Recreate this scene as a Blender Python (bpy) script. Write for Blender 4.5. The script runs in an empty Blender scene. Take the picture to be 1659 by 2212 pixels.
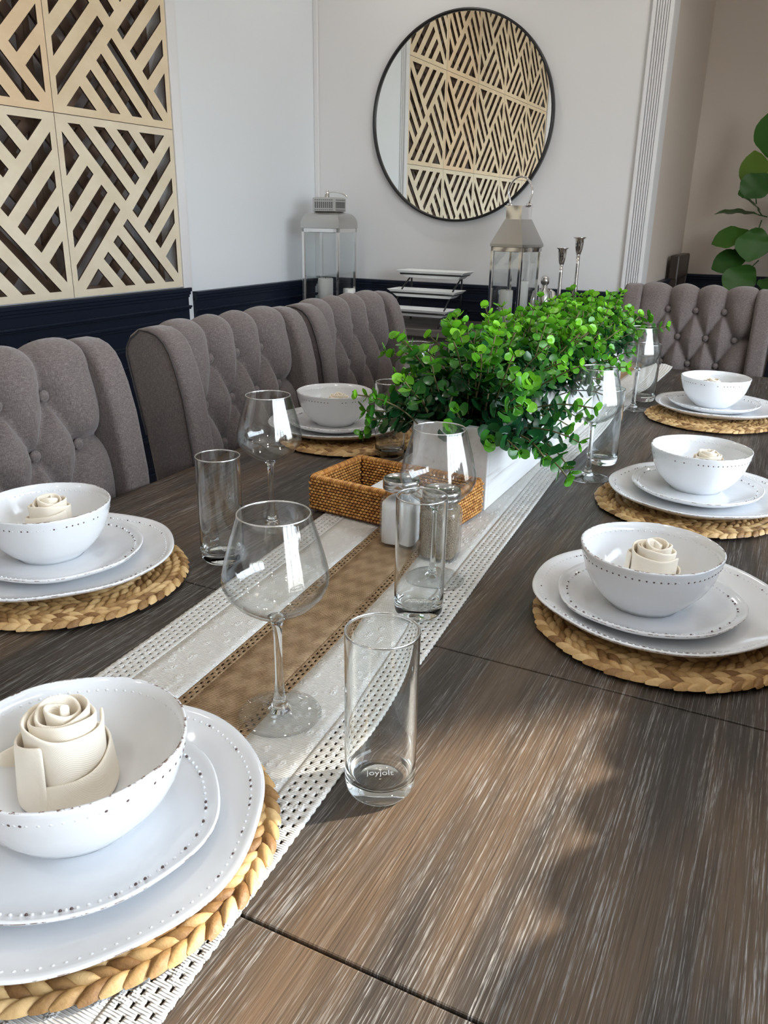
import bpy, bmesh, math, random
from math import pi, sin, cos, tan, radians, sqrt, exp
from mathutils import Vector, Matrix
random.seed(7)
S = bpy.context.scene
COL = S.collection
TT = 0.76            # table top height

# ------------------------------------------------------------------ materials
def mat(name, col=(.8, .8, .8), rough=.5, metal=0., spec=.5):
    m = bpy.data.materials.new(name); m.use_nodes = True
    b = m.node_tree.nodes['Principled BSDF']
    b.inputs['Base Color'].default_value = (*col, 1)
    b.inputs['Roughness'].default_value = rough
    b.inputs['Metallic'].default_value = metal
    b.inputs['Specular IOR Level'].default_value = spec
    return m
class N:
    """small node-building helper"""
    def __init__(s, m): s.m = m; s.nt = m.node_tree; s.b = s.nt.nodes.get('Principled BSDF')
    def n(s, t, **k):
        x = s.nt.nodes.new(t)
        for a, v in k.items(): setattr(x, a, v)
        return x
    def l(s, a, b): s.nt.links.new(a, b)
    def coord(s, scale=(1, 1, 1), rot=(0, 0, 0)):
        t = s.n('ShaderNodeTexCoord'); mp = s.n('ShaderNodeMapping')
        mp.inputs['Scale'].default_value = scale; mp.inputs['Rotation'].default_value = rot
        s.l(t.outputs['Object'], mp.inputs['Vector']); return mp.outputs['Vector']
    def noise(s, scale, vec, detail=3, rough=.5):
        x = s.n('ShaderNodeTexNoise'); x.inputs['Scale'].default_value = scale
        x.inputs['Detail'].default_value = detail; x.inputs['Roughness'].default_value = rough
        s.l(vec, x.inputs['Vector']); return x.outputs['Fac']
    def ramp(s, fac, stops):
        r = s.n('ShaderNodeValToRGB'); e = r.color_ramp.elements
        while len(e) < len(stops): e.new(.5)
        for q, (p, c) in zip(e, stops):
            q.position = p; q.color = (*c, 1) if len(c) == 3 else c
        s.l(fac, r.inputs['Fac']); return r.outputs['Color']
    def mix(s, fac, a, b, mode='MIX'):
        x = s.n('ShaderNodeMix', data_type='RGBA', blend_type=mode)
        for sock, v in ((x.inputs[0], fac), (x.inputs[6], a), (x.inputs[7], b)):
            if hasattr(v, 'is_linked') or isinstance(v, bpy.types.NodeSocket): s.l(v, sock)
            elif isinstance(v, (int, float)): sock.default_value = v
            else: sock.default_value = (*v, 1)
        return x.outputs[2]
    def math(s, op, a, b=None):
        x = s.n('ShaderNodeMath', operation=op)
        for sock, v in ((x.inputs[0], a), (x.inputs[1], b)):
            if v is None: continue
            if isinstance(v, (int, float)): sock.default_value = v
            else: s.l(v, sock)
        return x.outputs[0]
    def bump(s, h, strength=.3, dist=.001):
        b = s.n('ShaderNodeBump'); b.inputs['Strength'].default_value = strength
        b.inputs['Distance'].default_value = dist
        s.l(h, b.inputs['Height']); s.l(b.outputs['Normal'], s.b.inputs['Normal'])
    def color(s, c): s.l(c, s.b.inputs['Base Color'])
    def rough(s, c): s.l(c, s.b.inputs['Roughness'])

def wall_paint(name, col):
    m = mat(name, col, .75, spec=.25); k = N(m)
    k.bump(k.noise(220, k.coord(), 2), .08, .001); return m
M = {}
M['wall_white'] = wall_paint('left wall paint', (.845, .88, .91))
M['wall_grey'] = wall_paint('back wall paint', (.815, .81, .81))
M['wall_beige'] = wall_paint('warm-lit alcove paint', (.70, .615, .54))  # beige paint, with the brown of warm lamp light put into it
M['ceiling'] = wall_paint('ceiling paint', (.9, .895, .885))
M['trim'] = mat('white trim', (.82, .82, .83), .4)
M['navy'] = mat('navy paint', (.0065, .0115, .026), .42, spec=.35)
k = N(M['navy']); k.bump(k.noise(60, k.coord(), 3), .06, .001)
M['floor'] = mat('dark floor', (.055, .04, .03), .45)
k = N(M['floor']); v = k.coord((9, .7, 1)); k.color(k.ramp(k.noise(6, v, 4), [(.3, (.13, .10, .08)), (.7, (.24, .19, .15))]))
M['black'] = mat('black metal', (.012, .012, .013), .35, spec=.5)
M['silver'] = mat('polished steel', (.86, .84, .82), .07, 1.)
M['satin'] = mat('satin steel', (.58, .57, .55), .28, 1.)
M['lid'] = mat('zinc lid', (.62, .62, .62), .2, 1.)
M['mirror'] = mat('mirror glass', (.93, .95, .93), .0, 1.)
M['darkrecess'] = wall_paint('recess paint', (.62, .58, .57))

# plywood
def plywood(name, a, b):
    m = mat(name, a, .5, spec=.3); k = N(m)
    v = k.coord((2, 3, 14)); n1 = k.noise(3.2, v, 5, .6)
    k.color(k.ramp(n1, [(.3, a), (.72, b)])); k.bump(k.noise(90, v, 3), .05, .001); return m
M['ply'] = plywood('birch plywood', (.88, .74, .53), (.75, .60, .40))
M['ply2'] = plywood('pale birch plywood', (.88, .79, .62), (.75, .65, .48))
M['ply3'] = plywood('warm birch plywood', (.88, .69, .47), (.76, .57, .36))
M['plyshade'] = plywood('shade-darkened plywood', (.20, .135, .10), (.14, .095, .07))  # rear lattice: its unlit, backlit look is put into this dark brown
M['burnt'] = mat('burnt cut edge', (.055, .032, .02), .7)

# table wood
def table_wood(name):
    m = mat(name, (.1, .08, .06), .4, spec=.36); k = N(m)
    co = k.coord()
    def sc(x, y):
        mp = k.n('ShaderNodeMapping'); mp.inputs['Scale'].default_value = (x, y, 1); k.l(co, mp.inputs['Vector']); return mp.outputs['Vector']
    big = k.noise(1., sc(14, 1.6), 4, .55)
    base = k.ramp(big, [(.28, (.020, .0165, .0145)), (.46, (.034, .026, .020)), (.60, (.082, .053, .032)), (.75, (.044, .035, .028))])
    strk = k.noise(1., sc(760, 12), 3, .65)
    zone = k.noise(1., sc(26, 1.0), 3, .6)
    s1 = k.ramp(strk, [(.52, (0, 0, 0)), (.60, (1, 1, 1))])
    z1 = k.ramp(zone, [(.38, (.16, .16, .16)), (.62, (1, 1, 1))])
    fine = k.ramp(k.noise(1., sc(1700, 75), 2, .6), [(.40, (.1, .1, .1)), (.58, (1, 1, 1))])
    msk = k.math('MULTIPLY', k.math('MULTIPLY', s1, z1), fine)
    c = k.mix(k.math('MULTIPLY', msk, .62), base, (.34, .335, .325))
    dark = k.ramp(k.noise(1., sc(900, 12), 2), [(.3, (.55, .55, .55)), (.5, (1, 1, 1))])
    c = k.mix(1., c, dark, 'MULTIPLY')
    k.color(c)
    k.rough(k.ramp(k.noise(1., sc(200, 6), 2), [(.3, (.33, .33, .33)), (.7, (.5, .5, .5))]))
    k.bump(k.math('ADD', strk, k.noise(1., sc(700, 14), 2)), .28, .0012)
    return m
M['table'] = table_wood('limed dark oak')
M['sideboard'] = mat('grey rustic wood', (.1, .09, .085), .5)
k = N(M['sideboard']); v = k.coord((2.0, 40, 40)); n1 = k.noise(1.6, v, 5, .65)
k.color(k.ramp(n1, [(.3, (.045, .038, .034)), (.55, (.125, .108, .098)), (.75, (.19, .17, .16))])); k.bump(n1, .3, .002)

# upholstery
M['fabric'] = mat('taupe linen', (.2, .17, .16), .9, spec=.2)
k = N(M['fabric']); co = k.coord((1, 1, 1))
t1 = k.noise(1., k.coord((1100, 1100, 160)), 2, .6); t2 = k.noise(1., k.coord((160, 160, 1100)), 2, .6)
f = k.math('ADD', k.math('MULTIPLY', t1, .55), k.math('MULTIPLY', t2, .45))
k.color(k.ramp(f, [(.32, (.070, .055, .051)), (.5, (.128, .102, .095)), (.68, (.222, .185, .172))])); k.bump(f, .45, .0012)
b = k.b; b.inputs['Sheen Weight'].default_value = .25; b.inputs['Sheen Roughness'].default_value = .5
M['seam'] = mat('dark seam', (.05, .042, .04), .9)

# crockery
def ceramic(name):
    m = mat(name, (.76, .77, .785), .13, spec=.5); k = N(m)
    k.bump(k.noise(34, k.coord(), 2), .22, .004)
    b = k.b; b.inputs['Coat Weight'].default_value = .3; b.inputs['Coat Roughness'].default_value = .06
    return m
M['ceramic'] = ceramic('white glaze')
M['rim'] = mat('worn glaze edge', (.76, .77, .785), .25); k = N(M['rim'])
k.color(k.ramp(k.noise(120, k.coord(), 4, .7), [(.49, (.76, .77, .785)), (.57, (.22, .15, .12))]))
M['pit'] = mat('brown glaze pit', (.10, .06, .055), .4)
M['plate_white'] = mat('serving plate white', (.83, .84, .83), .2)

# cloth
M['linen'] = mat('cream napkin', (.90, .82, .69), .85, spec=.2); k = N(M['linen'])
w = k.n('ShaderNodeTexWave', bands_direction='DIAGONAL'); w.inputs['Scale'].default_value = 420; k.l(k.coord(), w.inputs['Vector'])
k.bump(w.outputs['Fac'], .25, .0006)
k.b.inputs['Sheen Weight'].default_value = .2; k.b.inputs['Subsurface Weight'].default_value = .0
M['paper'] = mat('paper napkin', (.86, .86, .86), .85, spec=.1)
M['run_white'] = mat('white cotton weave', (.78, .765, .73), .9, spec=.15); k = N(M['run_white'])
co = k.coord((1, 1, 1)); v1 = k.n('ShaderNodeTexVoronoi'); v1.inputs['Scale'].default_value = 430; k.l(co, v1.inputs['Vector'])
fl = k.n('ShaderNodeTexVoronoi'); fl.inputs['Scale'].default_value = 1; k.l(k.coord((105, 62, 1), (0, 0, .5)), fl.inputs['Vector'])
clus = k.ramp(fl.outputs['Distance'], [(.28, (1, 1, 1)), (.42, (0, 0, 0))])
rib = k.n('ShaderNodeTexWave', bands_direction='Y'); rib.inputs['Scale'].default_value = 150; rib.inputs['Distortion'].default_value = .8; k.l(co, rib.inputs['Vector'])
hb = k.math('ADD', k.math('MULTIPLY', k.math('MULTIPLY', clus, k.math('SUBTRACT', 1., v1.outputs['Distance'])), .75), k.math('MULTIPLY', rib.outputs['Fac'], .45))
k.bump(hb, .9, .0022)
k.color(k.ramp(hb, [(.0, (.66, .63, .58)), (.5, (.80, .785, .75)), (1., (.86, .85, .82))]))
M['run_brown'] = mat('brown jute weave', (.34, .235, .14), .9, spec=.15); k = N(M['run_brown'])
co = k.coord((1, 1, 1))
rib = k.n('ShaderNodeTexWave', bands_direction='Y'); rib.inputs['Scale'].default_value = 135; rib.inputs['Distortion'].default_value = 1.5; rib.inputs['Detail Scale'].default_value = 3; k.l(co, rib.inputs['Vector'])
# leafy chevron: |x| folded
sep = k.n('ShaderNodeSeparateXYZ'); k.l(co, sep.inputs[0])
xa = k.math('ABSOLUTE', k.math('SUBTRACT', k.math('PINGPONG', k.math('ADD', sep.outputs[0], 1.), .021), .0105))
chev = k.math('SINE', k.math('MULTIPLY', k.math('ADD', sep.outputs[1], k.math('MULTIPLY', xa, 1.3)), 180.))
hb = k.math('ADD', k.math('MULTIPLY', rib.outputs['Fac'], .6), k.math('MULTIPLY', k.math('ADD', chev, 1.), .13))
hb = k.math('ADD', hb, k.math('MULTIPLY', k.noise(700, co, 2), .35))
k.color(k.ramp(hb, [(.15, (.165, .10, .052)), (.6, (.36, .235, .130)), (1.0, (.50, .355, .215))])); k.bump(hb, .9, .0022)

# plant fibres
M['hyacinth'] = mat('water hyacinth', (.5, .33, .15), .5, spec=.35); k = N(M['hyacinth'])
ob = k.n('ShaderNodeAttribute', attribute_name='tone')
streak = k.noise(1., k.coord((260, 260, 260)), 4, .7)
tone = k.math('ADD', k.math('MULTIPLY', ob.outputs['Fac'], .65), k.math('MULTIPLY', streak, .4))
k.color(k.ramp(tone, [(.2, (.20, .10, .035)), (.5, (.43, .26, .10)), (.9, (.64, .44, .21))])); k.bump(streak, .5, .0012)
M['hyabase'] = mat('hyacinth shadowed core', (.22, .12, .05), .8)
M['rattan'] = mat('rattan', (.5, .27, .09), .38, spec=.5); k = N(M['rattan'])
ob = k.n('ShaderNodeAttribute', attribute_name='tone')
k.color(k.ramp(ob.outputs['Fac'], [(0., (.33, .125, .025)), (.5, (.54, .245, .055)), (1., (.68, .355, .10))]))
M['rattancore'] = mat('rattan core', (.13, .05, .016), .6)

# plants
def leafmat(name, stops, trans=.35, rough=.28):
    m = mat(name, (.1, .3, .05), rough, spec=.5); k = N(m)
    at = k.n('ShaderNodeAttribute', attribute_name='tone')
    c = k.ramp(at.outputs['Fac'], stops); k.color(c)
    tr = k.n('ShaderNodeBsdfTranslucent'); k.l(c, tr.inputs['Color'])
    mx = k.n('ShaderNodeMixShader'); mx.inputs[0].default_value = trans
    out = k.nt.nodes['Material Output']
    k.l(k.b.outputs[0], mx.inputs[1]); k.l(tr.outputs[0], mx.inputs[2]); k.l(mx.outputs[0], out.inputs['Surface']); return m
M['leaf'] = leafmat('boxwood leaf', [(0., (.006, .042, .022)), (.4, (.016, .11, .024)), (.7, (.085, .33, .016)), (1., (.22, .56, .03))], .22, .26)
M['figleaf'] = leafmat('fiddle leaf', [(0., (.014, .055, .014)), (.6, (.05, .165, .022)), (1., (.16, .25, .025))], .2, .4)
M['stem'] = mat('plant stem', (.13, .11, .04), .6)
M['bark'] = mat('bark', (.09, .06, .04), .8)
M['planter'] = mat('whitewashed wood', (.8, .8, .8), .55); k = N(M['planter'])
v = k.coord((30, 1.6, 30)); n1 = k.noise(2.2, v, 5, .65)
k.color(k.ramp(n1, [(.30, (.56, .54, .52)), (.42, (.76, .755, .75)), (.7, (.83, .83, .83))])); k.bump(n1, .2, .001)
M['soil'] = mat('moss base', (.02, .03, .012), .9)
M['wax'] = mat('candle wax', (.80, .79, .75), .5)
M['salt'] = mat('salt grains', (.86, .86, .86), .9); k = N(M['salt']); k.bump(k.noise(900, k.coord(), 2), .2, .0006)
M['pepper'] = mat('ground pepper', (.2, .16, .11), .95); k = N(M['pepper'])
k.color(k.ramp(k.noise(900, k.coord(), 2, .7), [(.38, (.055, .04, .028)), (.5, (.24, .18, .115)), (.64, (.46, .38, .28))]))
M['walnut'] = mat('dark walnut', (.03, .018, .012), .4)
M['pot'] = mat('charcoal pot', (.05, .05, .05), .6)
M['logo'] = mat('white print', (.85, .86, .87), .5)
M['bulb'] = mat('lamp bulb', (1, .9, .75), .3)
M['bulb'].node_tree.nodes['Principled BSDF'].inputs['Emission Color'].default_value = (1, .78, .5, 1)
M['bulb'].node_tree.nodes['Principled BSDF'].inputs['Emission Strength'].default_value = 25

# clear glass: thin walls, plus solid glass for thick stems and bases
def thin_glass(name, tint=(.985, .99, .99), edge=(.72, .76, .77)):
    m = bpy.data.materials.new(name); m.use_nodes = True; k = N(m); k.nt.nodes.remove(k.b)
    lw = k.n('ShaderNodeLayerWeight'); lw.inputs['Blend'].default_value = .5
    f5 = k.math('POWER', lw.outputs['Facing'], 5.)
    fr = k.math('ADD', k.math('MULTIPLY', f5, .85), .085)
    tr = k.n('ShaderNodeBsdfTransparent')
    c = k.mix(k.math('POWER', lw.outputs['Facing'], 4.), tint, edge); k.l(c, tr.inputs['Color'])
    gl = k.n('ShaderNodeBsdfGlossy'); gl.inputs['Roughness'].default_value = .0
    mx = k.n('ShaderNodeMixShader'); k.l(fr, mx.inputs[0]); k.l(tr.outputs[0], mx.inputs[1]); k.l(gl.outputs[0], mx.inputs[2])
    k.l(mx.outputs[0], k.nt.nodes['Material Output'].inputs['Surface']); return m
M['glass'] = thin_glass('clear glass', edge=(.80, .83, .84))
m = bpy.data.materials.new('fire polished rim'); m.use_nodes = True; k = N(m); k.nt.nodes.remove(k.b)
a_ = k.n('ShaderNodeBsdfTransparent'); g_ = k.n('ShaderNodeBsdfGlossy'); g_.inputs['Roughness'].default_value = .22; g_.inputs['Color'].default_value = (.95, .97, .98, 1)
x_ = k.n('ShaderNodeMixShader'); x_.inputs[0].default_value = .6; k.l(a_.outputs[0], x_.inputs[1]); k.l(g_.outputs[0], x_.inputs[2]); k.l(x_.outputs[0], k.nt.nodes['Material Output'].inputs['Surface']); M['rimglass'] = m
M['pane'] = thin_glass('lantern pane', (.975, .985, .985), (.8, .85, .85))
M['winpane'] = thin_glass('window pane', (.98, .985, .985), (.8, .85, .85))
m = bpy.data.materials.new('solid glass'); m.use_nodes = True; k = N(m); k.nt.nodes.remove(k.b)
g = k.n('ShaderNodeBsdfGlass'); g.inputs['IOR'].default_value = 1.47; g.inputs['Roughness'].default_value = 0.; g.inputs['Color'].default_value = (.985, .995, .995, 1)
k.l(g.outputs[0], k.nt.nodes['Material Output'].inputs['Surface']); M['solidglass'] = m

# ------------------------------------------------------------------ mesh helpers
def link(o, parent=None):
    COL.objects.link(o)
    if parent: o.parent = parent
    return o
def tag(o, label=None, cat=None, group=None, kind=None):
    if label: o['label'] = label
    if cat: o['category'] = cat
    if group: o['group'] = group
    if kind: o['kind'] = kind
    return o
def struct(o): o['kind'] = 'structure'; return o
def empty(name, loc=(0, 0, 0), rz=0):
    o = bpy.data.objects.new(name, None); o.empty_display_size = .05; COL.objects.link(o)
    o.location = loc; o.rotation_euler = (0, 0, rz); return o
def mk(name, vs, fs, mats, parent=None, smooth=True, fm=None, tone=None, loc=None, rz=0):
    me = bpy.data.meshes.new(name); me.from_pydata([tuple(v) for v in vs], [], fs)
    if not isinstance(mats, (list, tuple)): mats = [mats]
    for q in mats: me.materials.append(q)
    if fm: me.polygons.foreach_set('material_index', fm)
    me.polygons.foreach_set('use_smooth', [smooth] * len(me.polygons))
    if tone is not None:
        a = me.attributes.new('tone', 'FLOAT', 'POINT'); a.data.foreach_set('value', tone)
    me.update()
    o = bpy.data.objects.new(name, me); link(o, parent)
    if loc: o.location = loc
    if rz: o.rotation_euler = (0, 0, rz)
    return o
class B:
    """collects shapes into one mesh"""
    def __init__(s): s.v = []; s.f = []; s.m = []; s.t = []
    def add(s, vs, fs, mi=0, tone=0.):
        o = len(s.v); s.v += [tuple(v) for v in vs]; s.f += [tuple(i + o for i in f) for f in fs]
        s.m += [mi] * len(fs); s.t += [tone] * len(vs); return s
    def box(s, x0, x1, y0, y1, z0, z1, mi=0):
        v = [(x, y, z) for x in (x0, x1) for y in (y0, y1) for z in (z0, z1)]
        return s.add(v, [(0, 1, 3, 2), (4, 6, 7, 5), (0, 4, 5, 1), (2, 3, 7, 6), (0, 2, 6, 4), (1, 5, 7, 3)], mi)
    def tube(s, pts, r, n=8, mi=0, tone=0., closed=False):
        pts = [Vector(p) for p in pts]; L = len(pts); vs = []; fs = []
        up = Vector((.13, .31, .94))
        prev = None
        for i, p in enumerate(pts):
            if closed: d = pts[(i + 1) % L] - pts[i - 1]
            else: d = pts[min(i + 1, L - 1)] - pts[max(i - 1, 0)]
            d.normalize()
            a = (prev - d * prev.dot(d)) if prev else (up - d * up.dot(d))
            if a.length < 1e-4: a = Vector((1, 0, 0)) - d * d.x
            a.normalize(); prev = a; b = d.cross(a)
            rr = r[i] if isinstance(r, (list, tuple)) else r
            vs += [p + a * rr * cos(2 * pi * j / n) + b * rr * sin(2 * pi * j / n) for j in range(n)]
        for i in range(L if closed else L - 1):
            k2 = (i + 1) % L
            fs += [(i * n + j, i * n + (j + 1) % n, k2 * n + (j + 1) % n, k2 * n + j) for j in range(n)]
        if not closed: fs += [tuple(range(n - 1, -1, -1)), tuple((L - 1) * n + j for j in range(n))]
        return s.add(vs, fs, mi, tone)
    def ell(s, c, ax, n=6, m=4, mi=0, tone=0.):
        """ellipsoid from centre and three axis vectors"""
        c = Vector(c); X, Y, Z = [Vector(a) for a in ax]; vs = [c + Z]
        for i in range(1, m):
            t = pi * i / m
            vs += [c + Z * cos(t) + (X * cos(2 * pi * j / n) + Y * sin(2 * pi * j / n)) * sin(t) for j in range(n)]
        vs.append(c - Z); e = len(vs) - 1
        fs = [(0, 1 + j, 1 + (j + 1) % n) for j in range(n)]
        for i in range(m - 2):
            a = 1 + i * n; b = a + n
            fs += [(a + j, b + j, b + (j + 1) % n, a + (j + 1) % n) for j in range(n)]
        a = 1 + (m - 2) * n
        fs += [(a + j, e, a + (j + 1) % n) for j in range(n)]
        return s.add(vs, fs, mi, tone)
    def lathe(s, prof, n=64, wob=None, mi=0, mis=None, closed=False):
        """prof: (r, z) list; axis caps when r == 0"""
        vs = []; ring = []
        for r, z in prof:
            if r < 1e-7: ring.append([len(vs)]); vs.append((0, 0, z))
            else:
                ring.append(list(range(len(vs), len(vs) + n)))
                for j in range(n):
                    a = 2 * pi * j / n; q = r * (wob(a) if wob else 1.)
                    vs.append((q * cos(a), q * sin(a), z))
        o = len(s.v); s.v += vs; s.t += [0.] * len(vs)
        for i in range(len(prof) - 1 + (1 if closed else 0)):
            A, Bq = ring[i], ring[(i + 1) % len(prof)]
            for j in range(n):
                j2 = (j + 1) % n
                if len(A) == 1 and len(Bq) == 1: break
                if len(A) == 1: f = (A[0], Bq[j], Bq[j2])
                elif len(Bq) == 1: f = (A[j], Bq[0], A[j2])
                else: f = (A[j], Bq[j], Bq[j2], A[j2])
                s.f.append(tuple(o + q for q in f)); s.m.append(mis[i] if mis else mi)
        return s
    def xf(s, start, M4):
        for i in range(start, len(s.v)): s.v[i] = tuple(M4 @ Vector(s.v[i]))
    def build(s, name, mats, parent=None, smooth=True, tone=False, loc=None, rz=0, fix=True):
        o = mk(name, s.v, s.f, mats, parent, smooth, s.m, s.t if tone else None, loc, rz)
        if fix:
            bm = bmesh.new(); bm.from_mesh(o.data); bmesh.ops.recalc_face_normals(bm, faces=bm.faces); bm.to_mesh(o.data); bm.free()
        return o
def bevel(o, w, seg=2, angle=40):
    m = o.modifiers.new('edge', 'BEVEL'); m.width = w; m.segments = seg; m.limit_method = 'ANGLE'; m.angle_limit = radians(angle)
    return o
def boxo(name, x0, x1, y0, y1, z0, z1, m, parent=None, bev=0.004, seg=2):
    o = B().box(x0, x1, y0, y1, z0, z1).build(name, m, parent, smooth=False)
    if bev: bevel(o, bev, seg)
    return o
def copy_tree(o, parent=None):
    c = o.copy(); COL.objects.link(c)
    if parent: c.parent = parent
    for ch in KIDS.get(o.name, [q for q in bpy.data.objects if q.parent == o]): copy_tree(ch, c)
    return c
KIDS = {}
def place_copy(src, loc, rz, label, group=None, scale=None):
    c = copy_tree(src); c.location = loc; c.rotation_euler = (0, 0, rz); c['label'] = label
    if group: c['group'] = group
    if scale: c.scale = (scale,) * 3
    return c
def poly_extrude(name, outline, holes, th, m, parent=None, edge=None):
    """flat plate with polygon holes, lying in local XY, thickness th"""
    cu = bpy.data.curves.new(name + '_c', 'CURVE'); cu.dimensions = '2D'; cu.fill_mode = 'BOTH'; cu.extrude = th / 2
    for lp in [outline] + holes:
        sp = cu.splines.new('POLY'); sp.points.add(len(lp) - 1)
        for q, p in zip(sp.points, lp): q.co = (p[0], p[1], 0, 1)
        sp.use_cyclic_u = True
    t = bpy.data.objects.new(name + '_t', cu); COL.objects.link(t)
    dg = bpy.context.evaluated_depsgraph_get(); me = bpy.data.meshes.new_from_object(t.evaluated_get(dg))
    bpy.data.objects.remove(t); bpy.data.curves.remove(cu)
    me.name = name; me.materials.clear(); me.materials.append(m)
    if edge:
        me.materials.append(edge)
        for p in me.polygons: p.material_index = 1 if abs(p.normal.z) < .5 else 0
        for p in me.polygons: p.use_smooth = False
    o = bpy.data.objects.new(name, me); link(o, parent); return o

# ------------------------------------------------------------------ room
DLW = 14.
XL, YB, XR, YF, ZC = -2.42, 4.02, 1.5, -2.4, 2.85
YA = 5.28                     # alcove back wall
XP = -.66                     # alcove left side
struct(B().box(-3., 1.9, -2.8, 5.7, -.1, 0).build('floor', M['floor'], smooth=False))
struct(B().box(-3., 1.9, -2.8, 5.7, ZC, ZC + .1).build('ceiling', M['ceiling'], smooth=False))
LY0, LY1, LZ0, LZ1 = -.215, 2.868, .893, 2.76
b = B()
b.box(XL - .3, XL, YF, LY0, 0, ZC); b.box(XL - .3, XL, LY1, YB + .12, 0, ZC)
b.box(XL - .3, XL, LY0, LY1, 0, LZ0); b.box(XL - .3, XL, LY0, LY1, LZ1, ZC)
struct(b.build('wall_left', M['wall_white'], smooth=False))
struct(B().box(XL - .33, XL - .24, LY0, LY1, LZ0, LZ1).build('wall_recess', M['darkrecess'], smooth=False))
struct(B().box(XL, XP, YB, YB + .12, 0, ZC).build('wall_back', M['wall_grey'], smooth=False))
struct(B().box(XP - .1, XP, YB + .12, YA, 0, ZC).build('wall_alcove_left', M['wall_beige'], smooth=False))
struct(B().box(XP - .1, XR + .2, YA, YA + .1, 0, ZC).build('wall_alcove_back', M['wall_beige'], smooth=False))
struct(B().box(XL - .3, XR + .2, YF - .1, YF, 0, ZC).build('wall_front', M['wall_grey'], smooth=False))
# right wall with the window bank that the daylight and the sun come through
WY0, WY1, WZ0, WZ1 = -.6, 2.25, .62, 2.13
b = B()
b.box(XR, XR + .14, YF, WY0, 0, ZC); b.box(XR, XR + .14, WY1, YA, 0, ZC)
b.box(XR, XR + .14, WY0, WY1, 0, WZ0); b.box(XR, XR + .14, WY0, WY1, WZ1, ZC)
struct(b.build('wall_right', M['wall_white'], smooth=False))
NW = 6; ww = (WY1 - WY0) / NW
for i in range(NW):
    y0 = WY0 + i * ww; y1 = y0 + ww; f = .022
    b = B(); x0, x1 = XR + .05, XR + .10
    b.box(x0, x1, y0, y0 + f, WZ0, WZ1).box(x0, x1, y1 - f, y1, WZ0, WZ1).box(x0, x1, y0 + f, y1 - f, WZ0, WZ0 + .05).box(x0, x1, y0 + f, y1 - f, WZ1 - .05, WZ1)
    w_ = struct(b.build('window_%d' % (i + 1), M['trim'], smooth=False))
    B().box(XR + .072, XR + .076, y0 + f, y1 - f, WZ0 + .05, WZ1 - .05).build('pane', M['winpane'], w_, smooth=False)

# lattice screen ---------------------------------------------------------------
OPEN = [[(.043, .91), (.157, .79), (.043, .675)], [(.092, .957), (.184, .957), (.546, .594), (.504, .552)],
 [(.29, .957), (.381, .957), (.645, .691), (.602, .648)], [(.481, .957), (.578, .957), (.742, .788), (.699, .744)],
 [(.676, .957), (.911, .957), (.796, .841)], [(.957, .90), (.957, .808), (.60, .453), (.558, .497)],
 [(.957, .705), (.957, .612), (.697, .358), (.654, .402)], [(.957, .515), (.957, .422), (.795, .263), (.75, .308)],
 [(.957, .325), (.957, .092), (.842, .209)], [(.209, .74), (.253, .695), (.043, .48), (.043, .576)],
 [(.309, .64), (.353, .596), (.043, .283), (.043, .379)], [(.405, .543), (.45, .499), (.043, .091), (.043, .185)],
 [(.215, .159), (.33, .043), (.099, .043)], [(.312, .255), (.269, .213), (.439, .043), (.526, .043)],
 [(.408, .351), (.365, .309), (.628, .043), (.717, .043)], [(.505, .447), (.462, .404), (.82, .043), (.91, .043)]]
TW = .6155; TH = .622; gap = .0012
def sq(p): return (p[0] * TW, p[1] * TH)
outl = [(gap, gap), (TW - gap, gap), (TW - gap, TH - gap), (gap, TH - gap)]
holes = [[sq(p) for p in o] for o in OPEN]
holesm = [[(TW - p[0] * TW, p[1] * TH) for p in o] for o in OPEN]
RM = Matrix(((0, 0, 1, 0), (1, 0, 0, 0), (0, 1, 0, 0), (0, 0, 0, 1)))   # local x->world y, local y->world z, local z->world x
colname = ['beside the white trim post', 'second from the white trim post', 'in the screen centre', 'second from the near end', 'at the near end']
rowname = ['resting on the navy wainscot', 'in the middle row', 'in the top row']
first = {}
for r in range(3):
    for c in range(5):
        mk_ = 'ply2' if r == 0 else ('ply3' if (r == 2 and c == 1) or (r == 1 and c == 1) else 'ply')
        t = empty('lattice_panel', (XL + .012, LY1 - (c + 1) * TW, LZ0 + r * TH))
        tag(t, ('pale' if r == 0 else 'honey') + ' plywood lattice panel %s, %s' % (rowname[r], colname[c]), 'lattice panel', 'plywood lattice panels of the screen')
        if mk_ not in first:
            fr = poly_extrude('front_lattice', outl, holes, .007, M[mk_], t, M['burnt']); first[mk_] = fr
        else:
            fr = first[mk_].copy(); COL.objects.link(fr); fr.parent = t
        fr.matrix_local = RM
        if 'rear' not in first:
            rr = poly_extrude('rear_lattice', outl, holesm, .012, M['plyshade'], t); first['rear'] = rr
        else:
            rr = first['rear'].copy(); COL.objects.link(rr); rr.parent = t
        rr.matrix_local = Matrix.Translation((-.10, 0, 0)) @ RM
# white post and bead beside the screen
b = B(); b.box(XL - .005, XL + .022, LY1 + .001, LY1 + .05, .878, ZC).box(XL, XL + .012, LY1 + .05, LY1 + .064, .868, ZC).box(XL, XL + .006, LY1 + .064, LY1 + .078, .868, ZC)
b.box(XL - .005, XL + .022, LY0 - .06, LY0 - .001, .893, ZC)
o = struct(b.build('trim_1', M['trim'], smooth=False)); bevel(o, .003)
# corner bead
o = struct(B().box(XL + .0, XL + .028, YB - .012, YB, .876, ZC).build('trim_2', M['wall_grey'], smooth=False)); bevel(o, .008, 3)
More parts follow.
